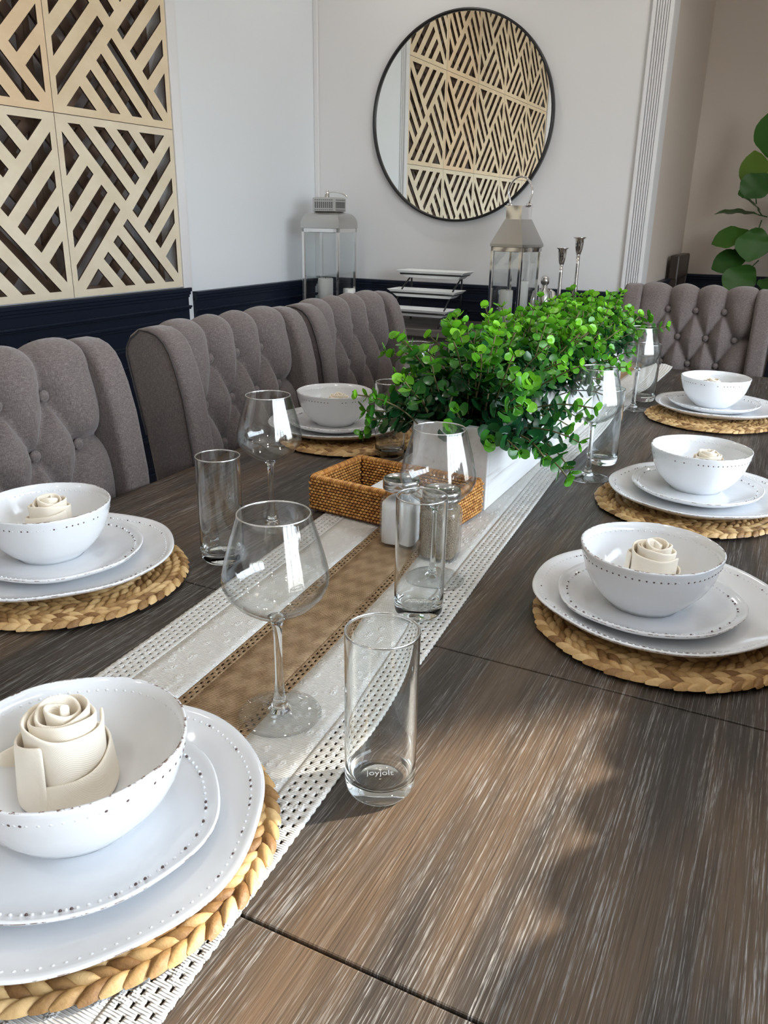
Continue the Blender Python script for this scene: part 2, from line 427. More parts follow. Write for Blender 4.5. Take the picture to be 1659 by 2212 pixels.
# fluted pilaster casing
b = B(); px0, px1 = -.75, -.66
b.box(px0, px1, YB - .012, YB, .882, ZC)
b.box(px0, px0 + .016, YB - .024, YB - .012, .882, ZC).box(px1 - .018, px1, YB - .024, YB - .012, .882, ZC)
for i in range(5):
    x = px0 + .021 + i * .0105
    b.box(x, x + .006, YB - .022, YB - .012, .882, ZC)
o = struct(b.build('trim_3', M['trim'], smooth=False)); bevel(o, .002)

def wainscot(name, axis, pos, a0, a1, top, sgn, posts=()):
    """navy panelling; axis 'x': lies on a wall x = pos running along y; sgn = direction into the room"""
    b = B()
    def bx(d0, d1, s0, s1, z0, z1):
        lo, hi = sorted((pos + sgn * d0, pos + sgn * d1))
        if axis == 'x': b.box(lo, hi, s0, s1, z0, z1)
        else: b.box(s0, s1, lo, hi, z0, z1)
    bx(0, .012, a0, a1, 0, top - .02)
    bx(0, .034, a0, a1, top - .016, top); bx(0, .026, a0, a1, top - .03, top - .016); bx(0, .019, a0, a1, top - .042, top - .03)
    bx(0, .03, a0, a1, top - .085, top - .076); bx(0, .024, a0, a1, top - .092, top - .085)
    bx(0, .03, a0, a1, 0, .12); bx(0, .02, a0, a1, .12, .145)
    m0, m1 = a0 + .07, a1 - .07
    n = max(1, round((m1 - m0) / .9)); w = (m1 - m0) / n
    for i in range(n):
        p0 = m0 + i * w + .05; p1 = m0 + (i + 1) * w - .05
        for (z0, z1) in ((top - .235, top - .125), (.26, top - .29)):
            for d, q in ((.022, 0.), (.017, .012)):
                bx(.012, d, p0 + q, p1 - q, z1 - q - .012, z1 - q); bx(.012, d, p0 + q, p1 - q, z0 + q, z0 + q + .012)
                bx(.012, d, p0 + q, p0 + q + .012, z0 + q, z1 - q); bx(.012, d, p1 - q - .012, p1 - q, z0 + q, z1 - q)
    o = struct(b.build(name, M['navy'], smooth=False)); bevel(o, .0022, 2); return o
wainscot('trim_4', 'x', XL, YF, 2.905, .889, 1)
wainscot('trim_5', 'x', XL, 2.945, YB - .034, .868, 1)
wainscot('trim_6', 'y', YB, XL + .034, -.755, .877, -1)
b = B(); b.box(-.755, XP + .002, YB - .03, YB, 0, .882)
for i in range(5): b.box(-.735 + i * .0135, -.728 + i * .0135, YB - .037, YB - .03, .2, .872)
o = struct(b.build('trim_7', M['navy'], smooth=False)); bevel(o, .002)
wainscot('trim_8', 'x', XP, YB + .002, YA - .03, .905, 1)
wainscot('trim_9', 'y', YA, XP + .034, XR, .905, -1)

# round mirror ----------------------------------------------------------------
t = tag(empty('round_mirror', (-1.600, YB - .001, 1.640)), 'large round wall mirror in a thin black metal frame', 'mirror')
MR = .457
b = B().lathe([(MR - .004, 0), (MR + .007, 0), (MR + .007, .028), (MR, .03), (MR - .004, .028)], 128, closed=True)
o = b.build('frame', M['black'], t); o.matrix_local = Matrix.Rotation(pi / 2, 4, 'X')
b = B().lathe([(0, .018), (MR - .003, .018), (MR - .003, .004), (0, .004)], 128)
o = b.build('mirror_glass', M['mirror'], t, smooth=False); o.matrix_local = Matrix.Rotation(pi / 2, 4, 'X')

# sideboard -------------------------------------------------------------------
SBT = .70; sx0, sx1, sy0, sy1 = -2.36, -.80, 3.53, 3.975
t = tag(empty('sideboard', ((sx0 + sx1) / 2, (sy0 + sy1) / 2, 0)), 'grey rustic plank sideboard under the round mirror', 'sideboard')
cx, cy = (sx0 + sx1) / 2, (sy0 + sy1) / 2; hx, hy = (sx1 - sx0) / 2, (sy1 - sy0) / 2
boxo('top', -hx, hx, -hy, hy, SBT - .035, SBT, M['sideboard'], t, .004)
boxo('body', -hx + .03, hx - .03, -hy + .035, hy - .01, .14, SBT - .035, M['sideboard'], t, .003)
for i in range(3):
    w = (2 * hx - .12) / 3; a0 = -hx + .06 + i * w
    d = boxo('drawer', a0 + .006, a0 + w - .006, -hy + .014, -hy + .036, SBT - .215, SBT - .05, M['sideboard'], t, .004)
    B().tube([(a0 + w / 2 - .05, -hy + .014, SBT - .135), (a0 + w / 2 - .05, -hy - .012, SBT - .135), (a0 + w / 2 + .05, -hy - .012, SBT - .135), (a0 + w / 2 + .05, -hy + .014, SBT - .135)], .005).build('handle', M['black'], d)
    boxo('door', a0 + .006, a0 + w - .006, -hy + .014, -hy + .036, .16, SBT - .225, M['sideboard'], t, .004)
for x in (-hx + .06, hx - .06):
    for y in (-hy + .07, hy - .05): boxo('leg', x - .03, x + .03, y - .03, y + .03, 0, .14, M['sideboard'], t, .004)

# lanterns --------------------------------------------------------------------
def square_ring(b, h, w, z0, z1):
    b.box(-h, h, -h, -h + w, z0, z1).box(-h, h, h - w, h, z0, z1).box(-h, -h + w, -h + w, h - w, z0, z1).box(h - w, h, -h + w, h - w, z0, z1)
def lantern(loc, rz, h, zpost, label, domed):
    t = tag(empty('candle_lantern', loc, rz), label, 'lantern')
    b = B(); b.box(-h, h, -h, h, 0, .018); bevel(b.build('base', M['silver'], t, smooth=False), .002)
    b = B(); p = .014
    for sx in (-1, 1):
        for sy in (-1, 1):
            x0, x1 = sorted((sx * h, sx * (h - p))); y0, y1 = sorted((sy * h, sy * (h - p)))
            b.box(x0, x1, y0, y1, .018, zpost)
    square_ring(b, h, p, zpost - .02, zpost); square_ring(b, h, p, .018, .036)
    bevel(b.build('frame', M['silver'], t, smooth=False), .0015)
    for i in range(4):
        o = B().box(-h + p, h - p, -h + .005, -h + .007, .036, zpost - .02).build('pane', M['pane'], t, smooth=False)
        o.rotation_euler = (0, 0, i * pi / 2)
    def loft(prof):
        b = B(); vs = []; fs = []
        for q, z in prof: vs += [(-q, -q, z), (q, -q, z), (q, q, z), (-q, q, z)]
        for i in range(len(prof) - 1):
            for j in range(4): fs.append((i * 4 + j, i * 4 + (j + 1) % 4, i * 4 + 4 + (j + 1) % 4, i * 4 + 4 + j))
        fs += [(3, 2, 1, 0), tuple(len(vs) - 4 + j for j in range(4))]
        return b.add(vs, fs)
    if domed:
        prof = [(h + .003, zpost), (h + .003, zpost + .018)]
        for i in range(1, 8):
            a = pi / 2 * i / 8; prof.append((.055 + (h - .052) * cos(a) ** .8, zpost + .018 + .055 * sin(a)))
        prof.append((.056, zpost + .074))
        loft(prof).build('roof', M['satin'], t, smooth=False)
        z = zpost + .074; q = .062
        v = loft([(q - .012, z), (q, z + .006), (q, z + .066), (q - .006, z + .07)]).build('vent', M['satin'], t, smooth=False)
        b = B()
        for s in range(4):
            st = len(b.v)
            for i in range(9):
                x = -q + .016 + i * (2 * q - .032) / 8
                b.box(x - .0035, x + .0035, -q - .0012, -q + .001, z + .02, z + .05)
            for i in range(9):
                x = -q + .016 + i * (2 * q - .032) / 8
                b.box(x - .004, x + .004, -q - .0012, -q + .001, z + .010, z + .014).box(x - .004, x + .004, -q - .0012, -q + .001, z + .056, z + .060)
            b.xf(st, Matrix.Rotation(s * pi / 2, 4, 'Z'))
        b.build('slots', mat('vent slot', (.16, .155, .15), .6), v, smooth=False)
        b = B().lathe([(0, 0), (.012, 0), (.012, .03), (.01, .034), (0, .035)], 20); o = b.build('finial', M['silver'], t); o.location = (-.012, 0, z + .07)
        pts = [(.0 + .05 * (1 - cos(a)) * 1.0, 0, z + .092 + .012 * sin(a) - .010 * (1 - cos(a))) for a in [pi * i / 14 for i in range(15)]]
        B().tube(pts, .0035).build('ring', M['silver'], t)
    else:
        loft([(h + .003, zpost), (h + .003, zpost + .012), (.042, zpost + .115)]).build('roof', M['satin'], t, smooth=False)
        z = zpost + .115
        v = loft([(.040, z), (.040, z + .05)]).build('neck', M['silver'], t, smooth=False)
        loft([(.046, z + .05), (.046, z + .056)]).build('collar', M['silver'], t, smooth=False)
        pts = [(-.052, 0, z + .05), (-.05, 0, z + .075)] + [(-.062 * cos(a), 0, z + .105 + .07 * sin(a)) for a in [pi * (i - 1) / 16 for i in range(1, 18)]] + [(.05, 0, z + .075), (.052, 0, z + .05)]
        B().tube(pts, .0048).build('handle', M['silver'], t)
        for sx in (-1, 1): B().tube([(sx * .038, 0, z + .06), (sx * .062, 0, z + .06)], .007).build('hinge', M['silver'], t)
    return t
lantern((-2.185, 3.76, SBT), radians(3), .104, .435, 'silver candle lantern with domed roof standing in the wall corner', True)
lantern((-1.160, 3.655, SBT), radians(-16), .082, .378, 'silver candle lantern with pointed roof and tall loop handle', False)
def candle(loc, r, h, label):
    t = tag(empty('pillar_candle', loc), label, 'candle')
    prof = [(0, 0), (r, 0), (r, h - .004), (r - .003, h), (r - .008, h - .003), (0, h - .009)]
    B().lathe(prof, 28, lambda a: 1 + .012 * sin(3 * a)).build('wax', M['wax'], t)
    B().tube([(0, 0, h - .01), (.001, 0, h + .006)], .0012, 6).build('wick', M['black'], t)
candle((-2.205, 3.75, SBT + .0185), .039, .172, 'taller white pillar candle in the corner lantern')
candle((-2.095, 3.805, SBT + .0185), .032, .122, 'shorter white pillar candle in the corner lantern')
candle((-1.190, 3.640, SBT + .0185), .031, .172, 'shorter white pillar candle in the pointed lantern')
candle((-1.122, 3.665, SBT + .0185), .026, .215, 'taller white pillar candle in the pointed lantern')

def candlestick(loc, h, label):
    t = tag(empty('candlestick', loc), label, 'candlestick', 'silver candlesticks')
    B().lathe([(0, 0), (.030, 0), (.031, .006), (.02, .014), (.012, .03), (.010, .05), (0, .05)], 32).build('foot', M['silver'], t)
    b = B(); b.tube([(0, 0, .045 + (h - .12) * i / 8) for i in range(9)], [.011, .0085, .0082, .0085, .0105, .0085, .0082, .0086, .009], 14)
    b.build('stem', M['silver'], t)
    z = h - .075
    B().lathe([(0, z), (.009, z), (.015, z + .018), (.0195, z + .045), (.0195, z + .066), (.029, z + .072), (.029, z + .075), (.015, z + .074), (.014, z + .05), (0, z + .05)], 28).build('cup', M['silver'], t)
candlestick((-.975, 3.75, SBT), .378, 'shorter silver candlestick behind the boxwood greenery')
candlestick((-.903, 3.75, SBT), .424, 'taller silver candlestick behind the boxwood greenery')
# abstract figurine: seated person hugging its knees
b = B(); b.ell((0, 0, .225), ((.021, 0, 0), (0, .021, 0), (0, 0, .024)), 18, 12)
o = tag(empty('figurine', (-1.069, 3.84, SBT)), 'small silver abstract figurine beside the candlesticks', 'figurine')
b.build('head', M['satin'], o)
b = B(); b.tube([(0, 0, 0), (0, 0, .05), (0, 0, .11), (0, 0, .165), (0, 0, .19), (0, 0, .21)], [.03, .034, .030, .036, .016, .012], 18)
for s in (-1, 1):
    b.tube([(s * .02, 0, .185), (s * .042, -.004, .17), (s * .05, -.014, .13), (s * .04, -.04, .085), (s * .01, -.055, .08)], [.010, .013, .012, .010, .008], 12)
    b.tube([(s * .02, -.01, .02), (s * .03, -.055, .09), (s * .026, -.065, .06), (s * .02, -.06, .0)], [.02, .019, .015, .013], 12)
b.build('body', M['satin'], o)

# tiered stand with three plates
t = tag(empty('tiered_stand', (-1.62, 3.72, SBT + .005)), 'black wire three-tier serving stand on the sideboard', 'serving stand')
tiers = [(-.095, .062), (.0, .142), (.10, .225)]
for sx in (-1, 1):
    x = sx * .135; b = B()
    b.tube([(x, -.16, .0), (x, -.125, .05), (x, .02, .165), (x, .12, .215)], .0042, 8)
    b.tube([(x, .12, .0), (x, .12, .225)], .0042, 8)
    b.tube([(x, -.16, .004), (x, -.05, .03), (x, .12, .03)], .0035, 8)
    b.build('side_wire', M['black'], t)
for i, (y, z) in enumerate(tiers):
    b = B()
    pts = []
    for (ax, ay, bx_, by) in ((-.160, -.060, .160, -.060), (.160, -.060, .160, .060), (.160, .060, -.160, .060), (-.160, .060, -.160, -.060)):
        pts += [(ax + (bx_ - ax) * q / 8, y + ay + (by - ay) * q / 8, z + .002) for q in range(8)]
    b.tube(pts, .0042, 8, closed=True)
    b.build('tier_frame', M['black'], t)
for i, (y, z) in enumerate(tiers):
    q = empty('serving_plate', (-1.62, 3.72 + y, SBT + z - .012), 0)
    tag(q, 'long white rectangular serving plate on the %s tier of the stand' % ['bottom', 'middle', 'top'][i], 'plate', 'serving plates on the tiered stand')
    prof = [(.140, .044, 0), (.176, .068, .031), (.181, .072, .034), (.178, .067, .0355), (.138, .040, .008)]
    vs = []; fs = []
    for a, c, zz in prof: vs += [(-a, -c, zz), (a, -c, zz), (a, c, zz), (-a, c, zz)]
    for k2 in range(len(prof) - 1):
        for j in range(4): fs.append((k2 * 4 + j, k2 * 4 + (j + 1) % 4, k2 * 4 + 4 + (j + 1) % 4, k2 * 4 + 4 + j))
    fs += [(3, 2, 1, 0), tuple(len(vs) - 4 + j for j in range(4))]
    o = B().add(vs, fs).build('dish', M['plate_white'], q, smooth=False); bevel(o, .003, 2, 20)

# ------------------------------------------------------------------ dining table
tx0, tx1, ty0, ty1 = -.945, .115, .10, 2.69
t = tag(empty('dining_table', ((tx0 + tx1) / 2, (ty0 + ty1) / 2, 0)), 'long dark limed wood dining table laid for a meal', 'table')
TB = t; hx = (tx1 - tx0) / 2; oy = (ty0 + ty1) / 2
cuts = [ty0, .3300, .7225, 2.575, ty1]
for i in range(4):
    y0, y1 = cuts[i] + .0009 - oy, cuts[i + 1] - .0009 - oy
    o = B().box(-hx, hx, y0, y1, TT - .035, TT).build(['end_board', 'leaf_board', 'main_board', 'end_board'][i], M['table'], t, smooth=False); bevel(o, .0016, 2)
for (a, c, d, e) in ((-hx + .05, hx - .05, ty0 - oy + .06, ty0 - oy + .085), (-hx + .05, hx - .05, ty1 - oy - .085, ty1 - oy - .06), (-hx + .05, -hx + .075, ty0 - oy + .085, ty1 - oy - .085), (hx - .075, hx - .05, ty0 - oy + .085, ty1 - oy - .085)):
    boxo('apron', a, c, d, e, TT - .125, TT - .036, M['table'], t, .002)
for sx in (-1, 1):
    for sy in (ty0 - oy + .11, ty1 - oy - .11):
        x = sx * (hx - .1); boxo('leg', x - .045, x + .045, sy - .045, sy + .045, 0, TT - .036, M['table'], t, .006)

# ------------------------------------------------------------------ wingback chairs
BW = .182      # half width of tufted panel
rowz = [(.925, 1), (.84, 0), (.755, 1), (.67, 0), (.585, 1)]
buttons = []
for z, odd in rowz:
    for x in ((-.087, 0, .087) if odd else (-.1305, -.0435, .0435, .1305)): buttons.append((x, z))
creases = []
for (z, odd), (z2, odd2) in zip(rowz, rowz[1:]):
    A = [q for q in buttons if q[1] == z]; Bb = [q for q in buttons if q[1] == z2]
    for p in A:
        for q in Bb:
            if abs(abs(p[0] - q[0]) - .0435) < .001: creases.append((p, q))
for x in (-.087, 0, .087): creases.append(((x, .925), (x, 1.2)))
for s in (-1, 1):
    for z in (.84, .67): creases.append(((s * .1305, z), (s * .19, z + .01)))
def segd(x, z, p, q):
    dx, dz = q[0] - p[0], q[1] - p[1]; L = dx * dx + dz * dz
    u = max(0, min(1, ((x - p[0]) * dx + (z - p[1]) * dz) / L))
    return math.hypot(x - p[0] - u * dx, z - p[1] - u * dz)
def interp(tab, z):
    for (a, ya), (b2, yb) in zip(tab, tab[1:]):
        if z <= b2: return ya + (yb - ya) * (z - a) / (b2 - a)
    return tab[-1][1]
def cushion():
    # profile in (y, z): front upward then over the top roll to the rear
    prof = []
    for i in range(92):
        z = .48 + (.955 - .48) * i / 91
        prof.append((interp([(.4, .040), (.77, .040), (.86, .05), (.92, .062), (.96, .073)], z), z, z))
    y0, z0 = prof[-1][:2]; arc = z0
    cyr, czr, ry, rz_ = .118, .955, .118 - y0, .046
    last = (y0, z0)
    for i in range(1, 27):
        a = pi * i / 26
        y = cyr - ry * cos(a); z = czr + rz_ * sin(a)
        arc += math.hypot(y - last[0], z - last[1]); last = (y, z)
        prof.append((y, z, arc))
    for i in range(1, 6): prof.append((last[0] - .012 * i, last[1] - .09 * i, arc + .09 * i))
    NX = 84; vs = []; L = len(prof)
    for i, (y, z, s_) in enumerate(prof):
        y1, z1 = prof[min(i + 1, L - 1)][:2]; ya, za = prof[max(i - 1, 0)][:2]
        ty, tz = y1 - ya, z1 - za; q = math.hypot(ty, tz) or 1; ny, nz = -tz / q, ty / q
        for j in range(NX + 1):
            x = -BW + 2 * BW * j / NX
            d = min(segd(x, s_, p, r) for p, r in creases)
            fade = 1. if s_ < .985 else max(.25, 1 - (s_ - .985) / .10)
            hgt = (.0265 * (1 - exp(-(d / .020) ** 1.25)) - .0045 * exp(-d / .0022)) * fade
            db = min(math.hypot(x - p[0], s_ - p[1]) for p in buttons)
            hgt -= .014 * exp(-(db / .017) ** 2)
            ed = BW - abs(x); hgt -= .018 * exp(-ed / .012)
            if s_ < .56: hgt *= max(0, (s_ - .48) / .08)
            hgt -= .010
            vs.append((x, y + ny * hgt, z + nz * hgt))
    fs = [(i * (NX + 1) + j, i * (NX + 1) + j + 1, (i + 1) * (NX + 1) + j + 1, (i + 1) * (NX + 1) + j) for i in range(L - 1) for j in range(NX)]
    return vs, fs
WING = [(0.0, .50), (0.0, .70), (.002, .78), (.016, .88), (.029, .93), (.041, .962), (.052, .980), (.066, .992), (.085, .999), (.108, 1.0), (.132, .994), (.150, .982), (.160, .966), (.162, .95), (.130, .80), (.106, .65), (.094, .5)]
def make_chair():
    t = empty('wingback_chair'); t['category'] = 'chair'; t['group'] = 'tufted wingback chairs around the table'
    vs, fs = cushion()
    back = mk('tufted_back', vs, fs, M['fabric'], t)
    bm = bmesh.new(); bm.from_mesh(back.data); bmesh.ops.recalc_face_normals(bm, faces=bm.faces); bm.to_mesh(back.data); bm.free()
    for s in (-1, 1):
        b = B(); n = len(WING); x0, x1 = s * .176, s * .232
        vs = [(x0, y, z) for y, z in WING] + [(x1, y, z) for y, z in WING]
        fs = [tuple(range(n)), tuple(range(2 * n - 1, n - 1, -1))] + [(i, (i + 1) % n, n + (i + 1) % n, n + i) for i in range(n)]
        w_ = b.add(vs, fs).build('wing', M['fabric'], t, smooth=True); bevel(w_, .013, 4, 50)
        # welt seam that follows the edge of the side panel
        B().tube([(s * .2325, y + (.012 if i < 9 else -.006), z - .006) for i, (y, z) in enumerate(WING[1:15])], .0016, 6).build('welt', M['seam'], w_)
    for x, z in buttons:
        y = interp([(.4, .040), (.77, .040), (.86, .05), (.92, .062), (.96, .073)], z)
        o = B().ell((0, 0, 0), ((.0095, 0, 0), (0, .006, 0), (0, 0, .0095)), 14, 8).build('button', M['fabric'], t); o.location = (x, y + .012, z)
    o = B().box(-.17, .17, .085, .12, .46, .94).build('rear_board', M['fabric'], t, smooth=False); bevel(o, .01, 2)
    vsx = o.data.vertices
    for v in vsx:
        v.co.y += (v.co.z - .46) * .09
    o = B().box(-.232, .232, -.40, .09, .40, .50).build('seat', M['fabric'], t, smooth=True); bevel(o, .025, 4)
    o = B().box(-.225, .225, -.39, .085, .34, .40).build('seat_rail', M['fabric'], t, smooth=False); bevel(o, .006, 2)
    for sx in (-1, 1):
        for sy in (-.36, .06):
            b = B(); b.tube([(sx * .195, sy + (.02 if sy > 0 else 0), 0), (sx * .195, sy, .34)], [.016, .023], 4); b.build('leg', M['walnut'], t, smooth=False)
    return t
CH = make_chair()
KIDS[CH.name] = list(bpy.data.objects[i] for i in range(0)) or [o for o in bpy.data.objects if o.parent == CH]
def setc(o, loc, rz, lab): o.location = loc; o.rotation_euler = (0, 0, rz); o['label'] = lab
setc(CH, (tx0 - .012, 1.385, 0), pi / 2, 'taupe tufted wingback chair in the middle of the row by the lattice screen')
del KIDS[CH.name]
def chair(x, y, rz, lab): c = copy_tree(CH); setc(c, (x, y, 0), rz, lab); return c
chair(tx0 - .012, .795, pi / 2, 'taupe tufted wingback chair cut off by the photo edge, behind the blue-white bowl with plates')
chair(tx0 - .012, 1.885, pi / 2, 'taupe tufted wingback chair of the row, closest to the sideboard')
chair(-.290, ty1 + .105, 0, 'taupe tufted wingback chair at the far head of the table')
chair(tx1 + .05, .80, -pi / 2, 'taupe tufted wingback chair on the window side of the table')

# ------------------------------------------------------------------ table runner
cl = [(-.2, -.372), (.10, -.392), (.25, -.4035), (.6, -.427), (1.0, -.457), (1.4, -.482), (2.0, -.478), (2.68, -.461), (3.2, -.455)]
def cen(y): return interp(cl, y)
RZ = TT + .0004
def hang(s_):
    """arc length along the runner -> (y, z), dropping over the near table end"""
    if s_ >= ty0 - .004: return s_, 0.
    return ty0 - .004, -(ty0 - .004 - s_)
t = tag(empty('table_runner', (0, 0, 0)), 'cream crochet-edged table runner with a brown woven centre stripe', 'table runner')
def runner_strip(name, u0, u1, du, ds, m, hole=None, scallop=False, th=.0016):
    s0, s1 = -.10, 2.685
    ns = int(round((s1 - s0) / ds)); nu = int(round((u1 - u0) / du))
    vs = []; fs = []; idx = {}
    def vid(i, j):
        if (i, j) not in idx:
            s_ = s0 + ds * i; u = u0 + (u1 - u0) * j / nu
            y, dz = hang(s_); x = cen(s_) + u
            if scallop and ((j == 0 and u0 < 0) or (j == nu and u0 > 0)): x += (1 if u0 > 0 else -1) * .0012 * abs(sin(s_ * pi / .009))
            zz = RZ + dz
            e_ = max(0., s_ - 2.6); zz += .012 * (e_ / .085) ** 2 * (.5 + .5 * sin(u * 60 + 1)) if e_ > 0 else 0
            idx[(i, j)] = len(vs); vs.append((x, y + (-.001 if dz < 0 else 0), zz))
        return idx[(i, j)]
    for i in range(ns):
        for j in range(nu):
            if hole and hole(i, j, nu): continue
            fs.append((vid(i, j), vid(i, j + 1), vid(i + 1, j + 1), vid(i + 1, j)))
    o = mk(name, vs, fs, m, t); q = o.modifiers.new('thick', 'SOLIDIFY'); q.thickness = th; q.offset = 1
    return o
def lace(i, j, nu):
    # staggered small openings
    if j in (0, nu - 1): return False
    r = (j - 1) // 3; jj = (j - 1) % 3
    ii = (i + (2 if r % 2 else 0)) % 4
    return jj == 1 and ii in (0, 1) 
def lace_brown(i, j, nu):
    return (j in (1, 3)) and ((i + (2 if j == 3 else 0)) % 4 in (0, 1))
for s in (-1, 1):
    a, c = sorted((s * .1445, s * .1095)); runner_strip('lace_border', a, c, .0025, .00235, M['run_white'], lace, True, .0022)
    a, c = sorted((s * .1095, s * .046)); runner_strip('white_band', a, c, .0105, .02, M['run_white'])
    a, c = sorted((s * .046, s * .033)); runner_strip('brown_lace', a, c, .0026, .00235, M['run_brown'], lace_brown)
runner_strip('brown_band', -.033, .033, .011, .02, M['run_brown'])

# ------------------------------------------------------------------ crockery
def make_mat():
    t = empty('woven_placemat'); t['category'] = 'placemat'; t['group'] = 'woven hyacinth placemats'
    b = B(); R0 = .147
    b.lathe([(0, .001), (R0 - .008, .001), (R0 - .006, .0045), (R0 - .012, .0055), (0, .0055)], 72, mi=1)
    rings = [.1360, .1150, .0940, .0730, .0520, .0310]
    def blade(c, d, e, L, W, H, tone):
        vs = []; R_, C_ = 8, 4
        for i in range(R_ + 1):
            f = i / R_; wd = W * max(.12, sin(pi * (.06 + .90 * f)) ** .75)
            ctr = c + d * (L * (2 * f - 1)) + Vector((0, 0, H * (-.75 + 1.5 * sin(pi * min(1, .15 + .78 * f)))))
            for j in range(C_ + 1):
                u = -1 + 2 * j / C_
                vs.append(ctr + e * (wd * u) + Vector((0, 0, -H * 1.15 * u * u * (wd / W))))
        b.add(vs, [(i * (C_ + 1) + j, i * (C_ + 1) + j + 1, (i + 1) * (C_ + 1) + j + 1, (i + 1) * (C_ + 1) + j) for i in range(R_) for j in range(C_)], 0, tone)
    for ri, r in enumerate(rings):
        n = max(6, round(2 * pi * r / .0128))
        sg = 1 if ri % 2 == 0 else -1
        for row in (-1, 1):
            for i in range(n):
                a = 2 * pi * (i + (.5 if row > 0 else 0) + random.uniform(-.12, .12)) / n
                rr = r + row * .0046 + random.uniform(-.0007, .0007)
                c = Vector((rr * cos(a), rr * sin(a), .0062 + random.uniform(-.0004, .0008)))
                T = Vector((-sin(a), cos(a), 0)) * sg; Rr = Vector((cos(a), sin(a), 0))
                th = radians(-25 + random.uniform(-5, 5)) * row
                d = T * cos(th) + Rr * sin(th); e = Vector((-d.y, d.x, 0))
                blade(c, d, e, random.uniform(.0125, .0142), random.uniform(.0056, .0064), .0054, random.random())
    b.build('weave', [M['hyacinth'], M['hyabase']], t, tone=True, fix=False)
    return t
def wobf(seed, amp=1.):
    r = random.Random(seed); p = [r.uniform(0, 6.28) for _ in range(4)]
    return lambda a: 1 + amp * (.006 * cos(2 * a + p[0]) + .006 * cos(3 * a + p[1]) + .006 * cos(5 * a + p[2]) + .004 * cos(8 * a + p[3]))
def beads(b, n, rfun, z, r, wob, seed, outward, dark):
    rd = random.Random(seed); ph = [rd.uniform(0, 6.28) for _ in range(3)]
    for i in range(n):
        a = 2 * pi * i / n; q = rfun * wob(a)
        X = Vector((cos(a), sin(a), 0)); T = Vector((-sin(a), cos(a), 0))
        b.ell((q * cos(a), q * sin(a), z), (X * r, T * r * 1.1, Vector((0, 0, r))), 8, 5, 0)
        a2 = 2 * pi * (i + .5) / n; q = rfun * wob(a2)
        dd = dark * (.5 + .5 * cos(2 * a2 + ph[0]) * cos(3 * a2 + ph[1]))
        if rd.random() < dd + .12:
            X = Vector((cos(a2), sin(a2), 0)); T = Vector((-sin(a2), cos(a2), 0))
            off = .0003 if outward else 0
            b.ell(((q + off) * cos(a2), (q + off) * sin(a2), z + (0 if outward else .0002)), (X * r * .85, T * r * .9, Vector((0, 0, r * .95))), 8, 5, 1)
def make_plate(name, R, seed, zr):
    t = empty(name); t['category'] = 'plate'
    w = wobf(seed, 1.5)
    prof = [(0, .0010), (R * .60, .0010), (R * .62, 0), (R * .65, 0), (R * .68, .0016), (R * .88, zr * .45), (R * .97, zr - .0048), (R - .0012, zr - .0026), (R, zr - .0010), (R + .0001, zr - .0001), (R - .0014, zr + .0009), (R * .955, zr - .0018), (R * .87, zr * .45 + .0042), (R * .74, .0064), (R * .6, .0048), (0, .0048)]
    mis = [0] * (len(prof) - 1); mis[8] = 1
    B().lathe(prof, 128, w, mis=mis).build('dish', [M['ceramic'], M['rim']], t)
    b = B(); beads(b, 118 if R > .12 else 88, R - .0105, zr - .0014 - .0026 * (1 if R > .12 else 1.1), .00135, w, seed, False, .3)
    b.build('bead_trim', [M['ceramic'], M['pit']], t)
    return t
def make_bowl(seed):
    t = empty('bowl'); t['category'] = 'bowl'
    w = wobf(seed, 1.1); R = .0795; H = .0705
    out = [(0, .003), (.036, .003), (.0375, 0), (.0405, 0), (.0418, .003), (.0535, .0120), (.0650, .0260), (.0723, .0405), (.0766, .0550), (.0786, .0650), (R, H - .0014), (R - .0004, H - .0004), (R - .0022, H - .0001)]
    inn = [(.0750, .059), (.0710, .0445), (.0640, .0300), (.0530, .0175), (.040, .0108), (.02, .0088), (0, .009)]
    prof = out + inn; mis = [0] * (len(prof) - 1); mis[11] = mis[2] = 1
    B().lathe(prof, 128, w, mis=mis).build('dish', [M['ceramic'], M['rim']], t)
    b = B(); beads(b, 66, .0763, .0598, .0017, w, seed, True, 1.3); b.build('bead_trim', [M['ceramic'], M['pit']], t)
    return t
